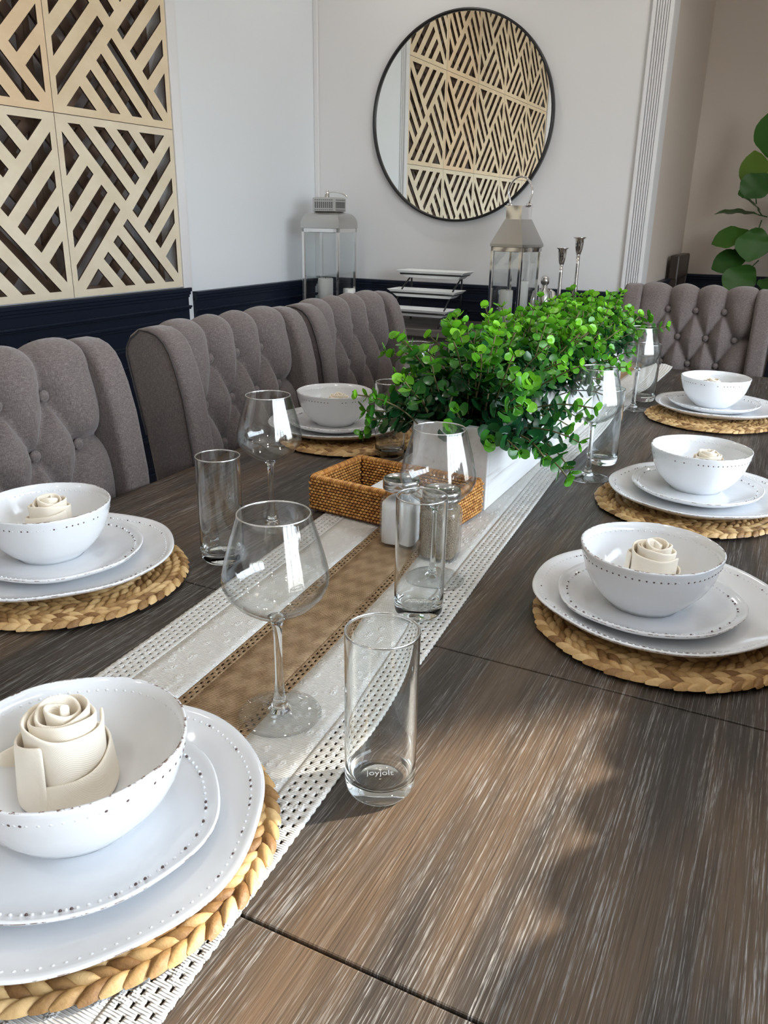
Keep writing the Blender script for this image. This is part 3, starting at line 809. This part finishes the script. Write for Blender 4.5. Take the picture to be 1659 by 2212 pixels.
def make_napkin(seed, turns=4.3, R=.0245, H=.062, tail=True):
    t = empty('rolled_napkin'); t['category'] = 'napkin'
    rd = random.Random(seed); vs = []; fs = []
    n = int(turns * 36); zs = [0, .2, .45, .7, .85, .94, 1.0]
    for i in range(n + 1):
        th = 2 * pi * turns * i / n; f = i / n
        r = .0026 + (R - .0026) * f ** .92
        r *= 1 + .05 * sin(2.3 * th + seed) + .03 * sin(5.1 * th)
        top = H - .010 * f ** 2 + .003 * sin(th * 1.35 + seed)
        for kz, zf in enumerate(zs):
            flare = .0022 * (zf ** 6) * (1 if f > .1 else .3)
            bulge = .0015 * sin(pi * zf)
            q = r + flare + bulge * f
            vs.append((q * cos(th), q * sin(th), top * zf))
    m = len(zs)
    fs = [(i * m + k2, (i + 1) * m + k2, (i + 1) * m + k2 + 1, i * m + k2 + 1) for i in range(n) for k2 in range(m - 1)]
    o = mk('spiral', vs, fs, M['linen'], t); q = o.modifiers.new('cloth', 'SOLIDIFY'); q.thickness = .0024; q.offset = 0
    q = o.modifiers.new('soft', 'SUBSURF'); q.levels = 1; q.render_levels = 1
    # outer wrap with a slanted top edge and a loose tail
    vs = []; fs = []; n2 = 64
    for i in range(n2 + 1):
        f = i / n2; th = -1.0 + 2 * pi * 1.08 * f
        top = H * (.30 + .52 * f) ; bot = 0.
        for kz in range(6):
            zf = kz / 5
            rr = R + .0035 + .0028 * (1 - zf) * 1.2 + .001 * sin(4 * th)
            vs.append((rr * cos(th), rr * sin(th), bot + (top - bot) * zf))
    fs = [(i * 6 + k2, (i + 1) * 6 + k2, (i + 1) * 6 + k2 + 1, i * 6 + k2 + 1) for i in range(n2) for k2 in range(5)]
    o = mk('wrap', vs, fs, M['linen'], t); q = o.modifiers.new('cloth', 'SOLIDIFY'); q.thickness = .0022; q.offset = 0
    q = o.modifiers.new('soft', 'SUBSURF'); q.levels = 1; q.render_levels = 1
    if tail:
        vs = []; fs = []
        for i in range(15):
            f = i / 14
            if f < .55:
                th = -1.5 - 1.0 * f / .55 * -1 - 2.2; th = -3.9 + 1.5 * f / .55
                p = Vector(((R + .006) * cos(th), (R + .006) * sin(th), 0)); 
            else:
                th = -2.4; p0 = Vector(((R + .006) * cos(th), (R + .006) * sin(th), 0)); tg = Vector((-sin(th), cos(th), 0))
                p = p0 + (tg * .8 + Vector((cos(th), sin(th), 0)) * .35) * (f - .55) * .058
            top = H * (.50 - .10 * f)
            for kz in range(5): vs.append((p.x, p.y, .002 + top * kz / 4))
        fs = [(i * 5 + k2, (i + 1) * 5 + k2, (i + 1) * 5 + k2 + 1, i * 5 + k2 + 1) for i in range(14) for k2 in range(4)]
        o = mk('tail', vs, fs, M['linen'], t); q = o.modifiers.new('cloth', 'SOLIDIFY'); q.thickness = .0022; q.offset = 0
        q = o.modifiers.new('soft', 'SUBSURF'); q.levels = 1; q.render_levels = 1
    return t
# place settings: (centre of mat), plate offset, bowl offset, which place
PL = [((-.409, .331), (-.411, .326), (-.406, .326), (-.405, .331), 'head', 'at the near head of the table'),
      ((-.768, .661), (-.792, .669), (-.795, .673), (-.812, .675), 'l1', 'in front of the cut-off chair'),
      ((-.791, 1.434), (-.833, 1.456), (-.836, 1.460), (-.842, 1.466), 'l2', 'left of the greenery, by the middle chair'),
      ((-.077, .890), (-.088, .908), (-.096, .896), (-.101, .898), 'r1', 'largest on the window side'),
      ((-.104, 1.335), (-.093, 1.353), (-.097, 1.364), (-.100, 1.382), 'r2', 'middle one on the window side'),
      ((-.137, 2.011), (-.129, 2.062), (-.137, 2.068), (-.142, 2.080), 'r3', 'smallest on the window side')]
matS = make_mat(); dinS = make_plate('dinner_plate', .1425, 3, .020); salS = make_plate('salad_plate', .104, 11, .018); bowS = make_bowl(5)
napA = make_napkin(1); 
dinS['group'] = 'dinner plates of the place settings'; salS['group'] = 'salad plates of the place settings'; bowS['group'] = 'beaded bowls of the place settings'; napA['group'] = 'rolled napkins in the bowls'
ZM = TT + .0132; hasrun = {'head'}
SRC = {}
for i, (m_, d_, s_, bo, key, where) in enumerate(PL):
    zoff = .0022 if key in hasrun else 0
    rz = [0.4, 1.7, 2.9, 4.1, 5.2, .9][i]
    trip = [(matS, m_, TT + .0004 + zoff, 'round woven placemat under white plates, ' + where, 0),
            (dinS, d_, TT + .0110 + zoff, 'large white beaded plate, ' + where, rz),
            (salS, s_, TT + .0110 + .0052 + zoff, 'smaller white plate under a bowl, ' + where, rz + 1),
            (bowS, bo, TT + .0110 + .0052 + .0050 + zoff, 'white beaded napkin bowl, ' + where, rz + 2.2)]
    for src, p, z, lab, r in trip:
        if i == 0: o = src; o.location = (*p, z); o.rotation_euler = (0, 0, r); o['label'] = lab
        else: place_copy(src, (*p, z), r, lab)
def nap(src, k_, off, rz, lab, tilt=(0, 0), scale=1., first=False):
    bo = PL[k_][3]; z = TT + .0110 + .0052 + .0050 + (.0022 if k_ == 0 else 0) + .0108
    o = src if first else copy_tree(src)
    o.location = (bo[0] + off[0], bo[1] + off[1], z + off[2]); o.rotation_euler = (tilt[0], tilt[1], rz); o.scale = (scale,) * 3; o['label'] = lab
    return o
nap(napA, 0, (-.022, .012, 0), 5.6, 'cream napkin rolled into a tall rose in the nearest bowl', first=True, scale=1.12)
nap(napA, 1, (-.004, .008, 0), .6, 'cream napkin rose in the bowl before the cut-off chair', scale=1.0)
nap(napA, 2, (.010, .0, 0), 3.3, 'cream napkin roll barely showing in the bowl left of the planter', scale=.86)
nap(napA, 3, (.004, .004, 0), 4.2, 'cream napkin rose in the largest bowl on the window side', scale=1.02)
nap(napA, 4, (.012, .004, 0), 1.2, 'cream napkin rose in the middle bowl on the window side', scale=.86)
nap(napA, 5, (-.008, .004, 0), 5.2, 'cream napkin rose in the smallest bowl near the far chair', scale=.84)

# ------------------------------------------------------------------ glassware
def text_mesh(name, body, size, m, parent):
    cu = bpy.data.curves.new(name, 'FONT'); cu.body = body; cu.size = size; cu.align_x = 'CENTER'; cu.align_y = 'CENTER'; cu.extrude = .00005
    t = bpy.data.objects.new(name + '_t', cu); COL.objects.link(t)
    dg = bpy.context.evaluated_depsgraph_get(); me = bpy.data.meshes.new_from_object(t.evaluated_get(dg))
    bpy.data.objects.remove(t); me.materials.clear(); me.materials.append(m)
    o = bpy.data.objects.new(name, me); return link(o, parent)
def make_wine():
    t = empty('wine_glass'); t['category'] = 'wine glass'; t['group'] = 'stemmed wine glasses'
    out = [(.005, .1010), (.012, .1028), (.024, .1085), (.035, .1165), (.043, .1260), (.0465, .1345), (.0470, .1400), (.0462, .1460), (.0430, .1595), (.0385, .1755), (.0345, .1890), (.0323, .1965), (.0318, .1985)]
    inn = [(max(0.003, r - (.0012 if z > .12 else .0022)), z + (.0012 if z < .125 else 0)) for r, z in out]
    rimp = [(.0318, .1985), (.0317, .1990), (.0313, .1992), (.0308, .1990)]
    prof = [(0, .1008)] + out + rimp[1:] + inn[::-1][1:] + [(0, .1026)]
    B().lathe(prof, 96).build('bowl', M['glass'], t)
    B().tube([(.0312 * cos(2 * pi * i / 72), .0312 * sin(2 * pi * i / 72), .1987) for i in range(72)], .00075, 8, closed=True).build('rim', M['rimglass'], t)
    ft = [(0, 0), (.030, 0), (.0382, .0006), (.0386, .0012), (.038, .0018), (.028, .0024), (.017, .0036), (.0110, .0058)]
    B().lathe(ft, 72).build('foot', M['glass'], t)
    st = [(0, .0060), (.0108, .0060), (.0098, .0074), (.0075, .011), (.0052, .019), (.0040, .034), (.0036, .06), (.0038, .08), (.0046, .092), (.0062, .0985), (.0085, .1012), (0, .1030)]
    B().lathe(st, 64).build('stem', M['solidglass'], t)
    return t
def make_tumbler():
    t = empty('tumbler'); t['category'] = 'glass'; t['group'] = 'tall clear tumblers'
    H = .145
    prof = [(0, .0022), (.019, .0010), (.0215, 0), (.0235, .0003), (.0262, .0025), (.0278, .0062), (.0286, .012), (.0287, .0174), (.0288, .0200), (.0288, .026), (.0289, .05), (.0290, .10), (.0291, H - .004), (.0291, H - .0020), (.0291, H - .0008), (.0288, H - .0001), (.0284, H), (.0280, H - .0001), (.0277, H - .0008), (.0277, H - .0020), (.0277, H - .004),
            (.0276, .10), (.0275, .05), (.0274, .032), (.0272, .026), (.0268, .0220), (.0258, .0180), (.0240, .0150), (.020, .0134), (0, .0130)]
    B().lathe(prof, 96).build('vessel', M['solidglass'], t)
    B().tube([(.0284 * cos(2 * pi * i / 72), .0284 * sin(2 * pi * i / 72), H - .0004) for i in range(72)], .00085, 8, closed=True).build('rim', M['rimglass'], t)
    o = text_mesh('base_lettering', 'joyjolt', .0088, M['logo'], t); o.location = (0, 0, .0138)
    return t
WN = make_wine(); TM = make_tumbler()
RUN = .0030
wines = [((-.3655, .532), RUN, 'wine glass on the runner beside the nearest bowl'),
         ((-.646, .936), 0, 'wine glass behind the tumbler beside the cut-off chair place'),
         ((-.356, .872), RUN, 'wine glass on the runner in front of the pepper jar'),
         ((-.286, 1.413), 0, 'wine glass left of the middle window-side bowl, before a tumbler'),
         ((-.318, 2.030), 0, 'farthest wine glass, before the chair at the far head'),
         ((-.668, 1.500), 0, 'wine glass hidden behind the left leaves of the greenery')]
for i, (p, dz, lab) in enumerate(wines):
    o = WN if i == 0 else copy_tree(WN)
    o.location = (p[0], p[1], TT + .0004 + dz); o['label'] = lab; o.rotation_euler = (0, 0, i * 1.3)
tums = [((-.239, .487), 0, 'nearest tall tumbler on bare wood beside the runner edge', .50),
        ((-.636, .803), 0, 'tall tumbler beside the place of the cut-off chair', -.5),
        ((-.336, .779), RUN, 'tall tumbler on the runner in front of a wine glass', .3),
        ((-.284, 1.520), 0, 'tall tumbler behind the wine glass at the middle window-side place', 0),
        ((-.314, 2.150), 0, 'farthest tall tumbler, behind the farthest wine glass', 0),
        ((-.660, 1.362), 0, 'tall tumbler under the overhanging leaves, behind the basket', 0)]
for i, (p, dz, lab, rz) in enumerate(tums):
    o = TM if i == 0 else copy_tree(TM)
    o.location = (p[0], p[1], TT + .0004 + dz); o['label'] = lab; o.rotation_euler = (0, 0, rz)

# ------------------------------------------------------------------ basket, paper napkins, shakers
bw, bd, bh = .232, .142, .056
BP = (-.510, 1.078); BR = radians(-6)
t = tag(empty('rattan_basket', (BP[0], BP[1], TT + .0026), BR), 'square woven rattan basket tray holding paper napkins', 'basket')
b = B(); core = B()
th = .009
core.box(-bw / 2 + .002, bw / 2 - .002, -bd / 2 + .002, bd / 2 - .002, 0.001, .006)
for (x0, x1, y0, y1) in ((-bw / 2 + .002, bw / 2 - .002, -bd / 2 + .002, -bd / 2 + th - .002), (-bw / 2 + .002, bw / 2 - .002, bd / 2 - th + .002, bd / 2 - .002), (-bw / 2 + .002, -bw / 2 + th - .002, -bd / 2, bd / 2), (bw / 2 - th + .002, bw / 2 - .002, -bd / 2, bd / 2)):
    core.box(x0, x1, y0, y1, .004, bh - .003)
core.build('core', M['rattancore'], t, smooth=False)
rows = 10
def wall_weave(p0, p1, nrm):
    p0 = Vector(p0); p1 = Vector(p1); d = p1 - p0; L = d.length; d.normalize(); nn = round(L / .0064)
    for r in range(rows):
        z = .004 + (r + .5) * (bh - .008) / rows
        for i in range(nn):
            c = p0 + d * ((i + .5 + (.5 if r % 2 else 0)) * L / (nn + .5)) + Vector((0, 0, z))
            b.ell(c, (d * .0037, Vector((0, 0, .0024)), Vector(nrm) * .0019), 6, 4, 0, random.random())
X, Y = bw / 2, bd / 2
for q, s in ((0, 1), (th, -1)):
    wall_weave((-X + q, -Y + q, 0), (X - q, -Y + q, 0), (0, -s, 0)); wall_weave((-X + q, Y - q, 0), (X - q, Y - q, 0), (0, s, 0))
    wall_weave((-X + q, -Y + q, 0), (-X + q, Y - q, 0), (-s, 0, 0)); wall_weave((X - q, -Y + q, 0), (X - q, Y - q, 0), (s, 0, 0))
b.build('woven_wall', M['rattan'], t, tone=True, fix=False)
b = B(); cm = th / 2
pth = [(-X + cm, -Y + cm), (X - cm, -Y + cm), (X - cm, Y - cm), (-X + cm, Y - cm)]
for i in range(4):
    p0 = Vector((*pth[i], bh - .002)); p1 = Vector((*pth[(i + 1) % 4], bh - .002)); d = p1 - p0; L = d.length; d.normalize(); n = Vector((-d.y, d.x, 0)); nn = round(L / .0036)
    for j in range(nn):
        c = p0 + d * (L * (j + .5) / nn); b.ell(c, (n * .0062 + d * .0022, d * .0021, Vector((0, 0, .0046))), 8, 5, 0, random.random())
b.build('rim', M['rattan'], t, tone=True, fix=False)
for i in range(5):
    o = tag(boxo('paper_napkin', -.052, .052, -.052, .052, 0, .0042, M['paper'], None, .0012), ('topmost' if i == 4 else 'lower') + ' folded white paper napkin in the rattan basket', 'paper napkin', 'paper napkins in the rattan basket')
    o.location = (BP[0] + .002, BP[1] + .0, TT + .0026 + .0085 + i * .0046); o.rotation_euler = (0, 0, BR + .10 * (i - 2) * .4)
def shaker(loc, rz, label, contents, level, cname):
    t = tag(empty('shaker_jar', loc, rz), label, 'jar', 'glass shaker jars')
    h = .0262; H = .078
    def sqz(prof):
        vs = []; n = 24; fs = []
        for q, z, c in prof:           # q half width, c squareness
            for j in range(n):
                a = 2 * pi * j / n; ca, sa = cos(a), sin(a); m_ = max(abs(ca), abs(sa))
                # blend circle and chamfered square
                sr = min(1 / m_, 1.24); rr = q * (1 + (sr - 1) * c)
                vs.append((rr * ca, rr * sa, z))
        L = len(prof)
        fs = [(i * n + j, i * n + (j + 1) % n, (i + 1) * n + (j + 1) % n, (i + 1) * n + j) for i in range(L - 1) for j in range(n)]
        fs += [tuple(range(n - 1, -1, -1)), tuple((L - 1) * n + j for j in range(n))]
        return vs, fs
    bb = B(); bb.add(*sqz([(h - .002, 0, 1), (h, .002, 1), (h, .004, 1), (h, .02, 1), (h, H - .03, 1), (h, H - .018, 1), (h, H - .016, 1), (h - .001, H - .010, .9), (h - .005, H - .004, .5), (.0225, H + .001, 0), (.0225, H + .006, 0)]))
    o = bb.build('glass_body', M['glass'], t, smooth=True); bevel(o, .001, 2, 30)
    bb = B(); bb.add(*sqz([(h - .0035, .0035, 1), (h - .0026, .005, 1), (h - .0026, level - .012, 1), (h - .003, level - .004, 1), (h - .008, level, .8)]))
    bb.build(cname, contents, t)
    B().lathe([(0, H + .003), (.0252, H + .003), (.026, H + .004), (.026, H + .008), (.0251, H + .009), (.026, H + .010), (.026, H + .0155), (.0248, H + .0178), (.0235, H + .0178), (.0228, H + .0166), (0, H + .0166)], 48).build('lid', M['lid'], t)
shaker((-.449, .967, TT + .0028), radians(6), 'square glass salt jar with metal screw lid', M['salt'], .066, 'salt')
shaker((-.382, .951, TT + .0028), radians(7), 'square glass pepper jar with metal screw lid', M['pepper'], .072, 'ground_pepper')

# ------------------------------------------------------------------ planter and greenery
px0, px1, py0, py1, ph = -.516, -.388, 1.150, 2.205, .132
t = tag(empty('planter_box', ((px0 + px1) / 2, (py0 + py1) / 2, TT + .0026)), 'long whitewashed wooden planter box on the runner', 'planter')
hx = (px1 - px0) / 2; hy = (py1 - py0) / 2; w = .012
boxo('end_board', -hx + .0, hx, -hy, -hy + w, 0, ph, M['planter'], t, .0012); boxo('end_board', -hx, hx, hy - w, hy, 0, ph, M['planter'], t, .0012)
boxo('side_board', -hx, -hx + w, -hy + w + .0004, hy - w - .0004, 0, ph, M['planter'], t, .0012); boxo('side_board', hx - w, hx, -hy + w + .0004, hy - w - .0004, 0, ph, M['planter'], t, .0012)
boxo('bottom_board', -hx + w, hx - w, -hy + w, hy - w, .0, .01, M['planter'], t, 0)
boxo('filler', -hx + w, hx - w, -hy + w, hy - w, .01, ph - .02, M['soil'], t, 0)
t = tag(empty('boxwood_greenery', ((px0 + px1) / 2, (py0 + py1) / 2, TT + ph - .017)), 'bushy artificial boxwood greenery filling the white planter', 'plant')
org = Vector(t.location)
LF = B(); ST = B()
def leaf(base, d, nrm, L, W, tone):
    """cupped oval leaf"""
    d = d.normalized(); s = d.cross(nrm); 
    if s.length < 1e-3: s = d.orthogonal()
    s.normalize(); n = s.cross(d).normalized()
    vs = [base]; rowsn = 6
    for i in range(1, rowsn + 1):
        f = .12 + .88 * i / rowsn; u = (f - .12) / .88
        wd = W * max(.05, sqrt(max(0, 1 - (2 * u ** .9 - 1) ** 2)))
        c = base + d * (L * f) - n * (.10 * L * sin(pi * u * .8))
        for q in (-1, 0, 1): vs.append(c + s * (wd * q) + n * (.16 * wd * abs(q)))
    fs = [(0, 1, 2), (0, 2, 3)] + [(1 + i * 3 + q, 2 + i * 3 + q, 5 + i * 3 + q, 4 + i * 3 + q) for i in range(rowsn - 1) for q in (0, 1)]
    LF.add([v - org for v in vs], fs, 0, tone)
rd = random.Random(21)
def sprig(p, d, length, droop, tone0, tone1, size=1.):
    pts = [p.copy()]; d = d.normalized(); n = max(4, int(length / .0155)); q = p.copy(); ang = rd.uniform(0, 6.28)
    for i in range(n):
        f = (i + 1) / n
        d = (d + Vector((rd.uniform(-.10, .10), rd.uniform(-.10, .10), rd.uniform(-.06, .08) - droop * .16))).normalized()
        q = q + d * (length / n)
        if q.z < TT + .03: q.z = TT + .03
        pts.append(q.copy())
        if f < .18: continue
        ang += pi / 2 + rd.uniform(-.3, .3)
        a = d.orthogonal().normalized(); b2 = d.cross(a)
        for sgn in (1, -1):
            o_ = (a * cos(ang) + b2 * sin(ang)) * sgn
            sz = size * rd.uniform(.85, 1.2) * (1.08 - .42 * f ** 2)
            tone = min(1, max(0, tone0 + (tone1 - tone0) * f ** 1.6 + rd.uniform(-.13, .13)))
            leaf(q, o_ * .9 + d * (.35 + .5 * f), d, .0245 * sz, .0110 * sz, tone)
    # terminal pair
    for sgn in (1, -1):
        leaf(q, d + d.orthogonal() * .5 * sgn, d.orthogonal() * -sgn, .012 * size, .0052 * size, min(1, tone1 + .1))
    ST.tube([v - org for v in pts], [.0013] * len(pts), 5)
topz = TT + ph - .02
for i in range(380):
    f = rd.random(); y = py0 + .018 + (py1 - py0 - .036) * f; x = rd.uniform(px0 + .018, px1 - .018)
    ax = (x - (px0 + px1) / 2) / .046; ex = rd.gauss(0, .30) + ax * .42
    ey = rd.gauss(0, .35) + (-.35 if f < .10 else 0) + (.3 if f > .93 else 0)
    hump = .160 + .016 * sin(f * 7.5 + .4) - .045 * max(0, (f - .80) / .2) ** 1.5 - .028 * max(0, (.10 - f) / .10)
    side = abs(ex)
    d = Vector((ex, ey, 1.05))
    inner = rd.random()
    L = hump * (rd.uniform(.82, 1.08) if inner > .42 else rd.uniform(.45, .8))
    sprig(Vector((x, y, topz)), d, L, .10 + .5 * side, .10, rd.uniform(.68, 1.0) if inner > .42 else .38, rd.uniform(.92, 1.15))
# sprays that spill over the front corner and over the sides
spill = [((-.398, 1.19), (.75, -.35, .35), .15, 1.15, 2), ((-.400, 1.23), (.95, -.05, .40), .15, 1.1, 2), ((-.402, 1.28), (1., .1, .5), .13, 1.0, 2), ((-.40, 1.17), (.4, -.7, .7), .10, 1.1, 2),
         ((-.50, 1.18), (-.9, -.3, .7), .11, .8, 1), ((-.50, 1.20), (-1, -.05, .45), .135, .85, 2), ((-.505, 1.24), (-1, .1, .7), .12, .75, 2), ((-.50, 1.17), (-.6, -.6, .9), .11, .8, 2),
         ((-.45, 1.165), (0, -.9, .9), .08, 1.0, 2), ((-.40, 1.38), (1, 0, .7), .11, 1.0, 2), ((-.40, 1.55), (1, .1, .8), .10, 1.0, 2),
         ((-.51, 1.35), (-1, 0, .8), .13, .7, 2), ((-.40, 1.8), (.8, -.1, .8), .09, .9, 2), ((-.40, 2.0), (.8, .1, .8), .09, .8, 2), ((-.42, 2.17), (.4, .7, .9), .11, .6, 3), ((-.40, 2.1), (.7, .4, .9), .10, .6, 2)]
for p, d, L, dr, cnt in spill:
    for j in range(cnt):
        q = Vector((p[0] + rd.uniform(-.01, .01), p[1] + rd.uniform(-.02, .02), topz))
        sprig(q, Vector(d) + Vector((rd.uniform(-.15, .15), rd.uniform(-.15, .15), rd.uniform(-.05, .2))), L * rd.uniform(.8, 1.08), dr * rd.uniform(.8, 1.1), .05, .62, 1.05)
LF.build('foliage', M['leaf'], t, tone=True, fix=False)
ST.build('stems', M['stem'], t, fix=False)

# ------------------------------------------------------------------ alcove: fiddle leaf fig and a dark chair
t = tag(empty('plant_pot', (-.12, 4.90, 0)), 'charcoal floor pot of the fiddle leaf fig in the alcove', 'pot')
B().lathe([(0, 0), (.13, 0), (.17, .30), (.175, .32), (.16, .32), (.155, .28), (0, .28)], 40).build('vessel', M['pot'], t)
t = tag(empty('fiddle_leaf_fig', (-.12, 4.90, .28)), 'tall fiddle leaf fig with big glossy leaves in the alcove', 'plant')
b = B(); b.tube([(0, 0, 0), (.02, .01, .4), (-.03, 0, .8), (-.01, -.02, 1.2), (-.02, .0, 1.5)], [.022, .02, .017, .014, .008], 10)
b.build('trunk', M['bark'], t)
FB = B()
def figleaf(base, d, up, L, W, tone):
    base = Vector(base); d = Vector(d).normalized(); s = d.cross(Vector(up)).normalized(); n = s.cross(d)
    vs = []; R_ = 10; C_ = 6
    for i in range(R_ + 1):
        f = i / R_; wd = W * (.10 + .9 * (.62 * sin(pi * min(1, f * 1.02)) ** .8 * (.55 + .75 * f) + .0)) * (1 if f < .97 else .35)
        for j in range(C_ + 1):
            u = -1 + 2 * j / C_
            vs.append(base + d * (L * f) + s * (wd * u) + n * (-.22 * L * f * f + .10 * wd * abs(u) + .004 * sin(f * 17) * abs(u)))
    fs = [(i * (C_ + 1) + j, i * (C_ + 1) + j + 1, (i + 1) * (C_ + 1) + j + 1, (i + 1) * (C_ + 1) + j) for i in range(R_) for j in range(C_)]
    FB.add(vs, fs, 0, tone); FB.tube([Vector(base) - d * .05, Vector(base)], .003, 5, 0, .3)
rf = random.Random(4)
# leaves that reach into the photo, world positions converted to plant space
fig = [((-.285, 4.88, 1.335), (-.25, -.2, 1.), (-.3, -1, .1), .19, .10, .85), ((-.26, 4.86, 1.26), (-.3, -.5, .4), (0, -.7, 1), .15, .11, .35), ((-.26, 4.90, 1.235), (-1, -.1, .22), (0, -.3, 1), .19, .06, .25),
       ((-.27, 4.88, 1.14), (-1, -.25, -.12), (-.1, -.7, .7), .18, .10, .65), ((-.24, 4.85, 1.17), (-.1, -.6, -.7), (0, -1, .5), .17, .12, .5), ((-.27, 4.88, 1.03), (-.9, -.3, -.25), (0, -.8, .6), .17, .10, .4),
       ((-.24, 4.84, .98), (-.4, -.6, -.5), (0, -.9, .6), .18, .12, .45), ((-.27, 4.9, 1.05), (-1, .1, .0), (0, -.5, 1), .14, .05, .1), ((-.23, 4.87, 1.50), (-.3, -.3, .9), (-.5, -1, .1), .20, .11, .55), ((-.22, 4.85, 1.42), (-.45, -.4, -.3), (0, -1, .6), .16, .11, .3)]
for p, d, up, L, W, tn in fig:
    figleaf((p[0] + .12, p[1] - 4.90, p[2] - .28), d, up, L * 1.08, W * 1.18, tn)
for i in range(26):
    z = rf.uniform(.55, 1.5); a = rf.uniform(-1.9, 1.9)
    d = (cos(a), sin(a), rf.uniform(-.3, .7)); figleaf((cos(a) * .07, sin(a) * .07, z), d, (0, 0, 1), rf.uniform(.16, .21), .10, rf.random() * .7)
FB.build('foliage', M['figleaf'], t, tone=True, fix=False)
t = tag(empty('wooden_chair', (XP + .045, 4.92, 0)), 'dark wooden chair seen edge-on against the alcove wall', 'chair')
for y in (-.19, .19):
    boxo('post', -.022, .022, y - .022, y + .022, 0, 1.02, M['walnut'], t, .004)
boxo('top_rail', -.024, .020, -.214, .214, .90, 1.025, M['walnut'], t, .006)
boxo('seat', .03, .28, -.20, .20, .44, .47, M['walnut'], t, .006)
for y in (-.17, .17): boxo('leg', .23, .27, y - .02, y + .02, 0, .44, M['walnut'], t, .003)

# ------------------------------------------------------------------ recessed ceiling lights (they sparkle in glaze and glass)
first_dl = None
for ix, x in enumerate((-1.75, -.45, .85)):
    for iy, y in enumerate((-.7, .9, 2.3, 3.55)):
        if first_dl is None:
            t = tag(empty('recessed_downlight'), 'small white recessed downlight in the ceiling above the dining table', 'ceiling light', 'recessed ceiling downlights')
            B().lathe([(.040, 0), (.055, 0), (.056, -.004), (.052, -.006), (.040, -.003)], 40, closed=True).build('trim_ring', M['trim'], t)
            B().lathe([(0, -.001), (.040, -.001), (.040, -.0005), (0, -.0005)], 32).build('lens', M['bulb'], t)
            first_dl = t
        else: t = copy_tree(first_dl)
        t.location = (x, y, ZC)
        la = bpy.data.lights.new('downlight', 'SPOT'); la.energy = DLW; la.color = (1, .985, .965); la.shadow_soft_size = .04; la.spot_size = radians(150); la.spot_blend = .8
        lo = bpy.data.objects.new('downlight', la); COL.objects.link(lo); lo.location = (x, y, ZC - .012)

# ------------------------------------------------------------------ light
sun = bpy.data.lights.new('sun', 'SUN'); sun.energy = 26.; sun.angle = radians(1.4); sun.color = (1., .91, .79)
so = bpy.data.objects.new('sun', sun); COL.objects.link(so)
el = radians(27.5); hd = Vector((.742, .670, 0)); dirn = hd.normalized() * cos(el) + Vector((0, 0, sin(el)))
so.rotation_euler = dirn.to_track_quat('Z', 'Y').to_euler()
W = bpy.data.worlds.new('sky'); S.world = W; W.use_nodes = True; nt = W.node_tree
bg = nt.nodes['Background']; tc = nt.nodes.new('ShaderNodeTexCoord'); sp = nt.nodes.new('ShaderNodeSeparateXYZ'); rp = nt.nodes.new('ShaderNodeValToRGB')
nt.links.new(tc.outputs['Generated'], sp.inputs[0])
mr = nt.nodes.new('ShaderNodeMapRange'); mr.inputs[1].default_value = -.25; mr.inputs[2].default_value = .8; nt.links.new(sp.outputs[2], mr.inputs[0]); nt.links.new(mr.outputs[0], rp.inputs[0])
e = rp.color_ramp.elements; e[0].position = 0; e[0].color = (.30, .29, .27, 1); e[1].position = 1; e[1].color = (.62, .78, 1., 1)
q = rp.color_ramp.elements.new(.22); q.color = (.42, .42, .40, 1); q = rp.color_ramp.elements.new(.27); q.color = (.84, .92, 1., 1)
nt.links.new(rp.outputs[0], bg.inputs[0]); bg.inputs[1].default_value = 15.
po = bpy.data.lights.new('window_portal', 'AREA'); po.shape = 'RECTANGLE'; po.size = WZ1 - WZ0; po.size_y = WY1 - WY0; po.cycles.is_portal = True
o = bpy.data.objects.new('window_portal', po); COL.objects.link(o); o.location = (XR + .13, (WY0 + WY1) / 2, (WZ0 + WZ1) / 2); o.rotation_euler = (0, radians(90), 0)

# ------------------------------------------------------------------ camera
cam = bpy.data.cameras.new('camera'); co = bpy.data.objects.new('camera', cam); COL.objects.link(co)
f, ccx, ccy = 1742., 829.5, 1106.
def ray(x, y): return Vector((x - ccx, -(y - ccy), -f)).normalized()
Yc = ray(1753., 481.); Zc = -ray(750., 5830.); Zc = (Zc - Yc * Zc.dot(Yc)).normalized(); Xc = Yc.cross(Zc)
Rm = Matrix((Xc, Yc, Zc))            # world <- camera
co.matrix_world = Matrix.Translation((0, 0, 1.2)) @ Rm.to_4x4()
cam.sensor_fit = 'HORIZONTAL'; cam.sensor_width = 36.; cam.lens = f / 1659. * 36.; cam.clip_start = .02
S.camera = co

S.view_settings.view_transform = 'Standard'; S.view_settings.look = 'None'; S.view_settings.gamma = 1; S.view_settings.use_curve_mapping = False
S.view_settings.exposure = -.03
c = S.cycles
c.max_bounces = 20; c.diffuse_bounces = 5; c.glossy_bounces = 6; c.transmission_bounces = 18; c.transparent_max_bounces = 40
c.sample_clamp_indirect = 8.; c.caustics_reflective = False; c.caustics_refractive = True; c.use_denoising = True; c.use_adaptive_sampling = True; c.adaptive_threshold = .03; c.blur_glossy = .3
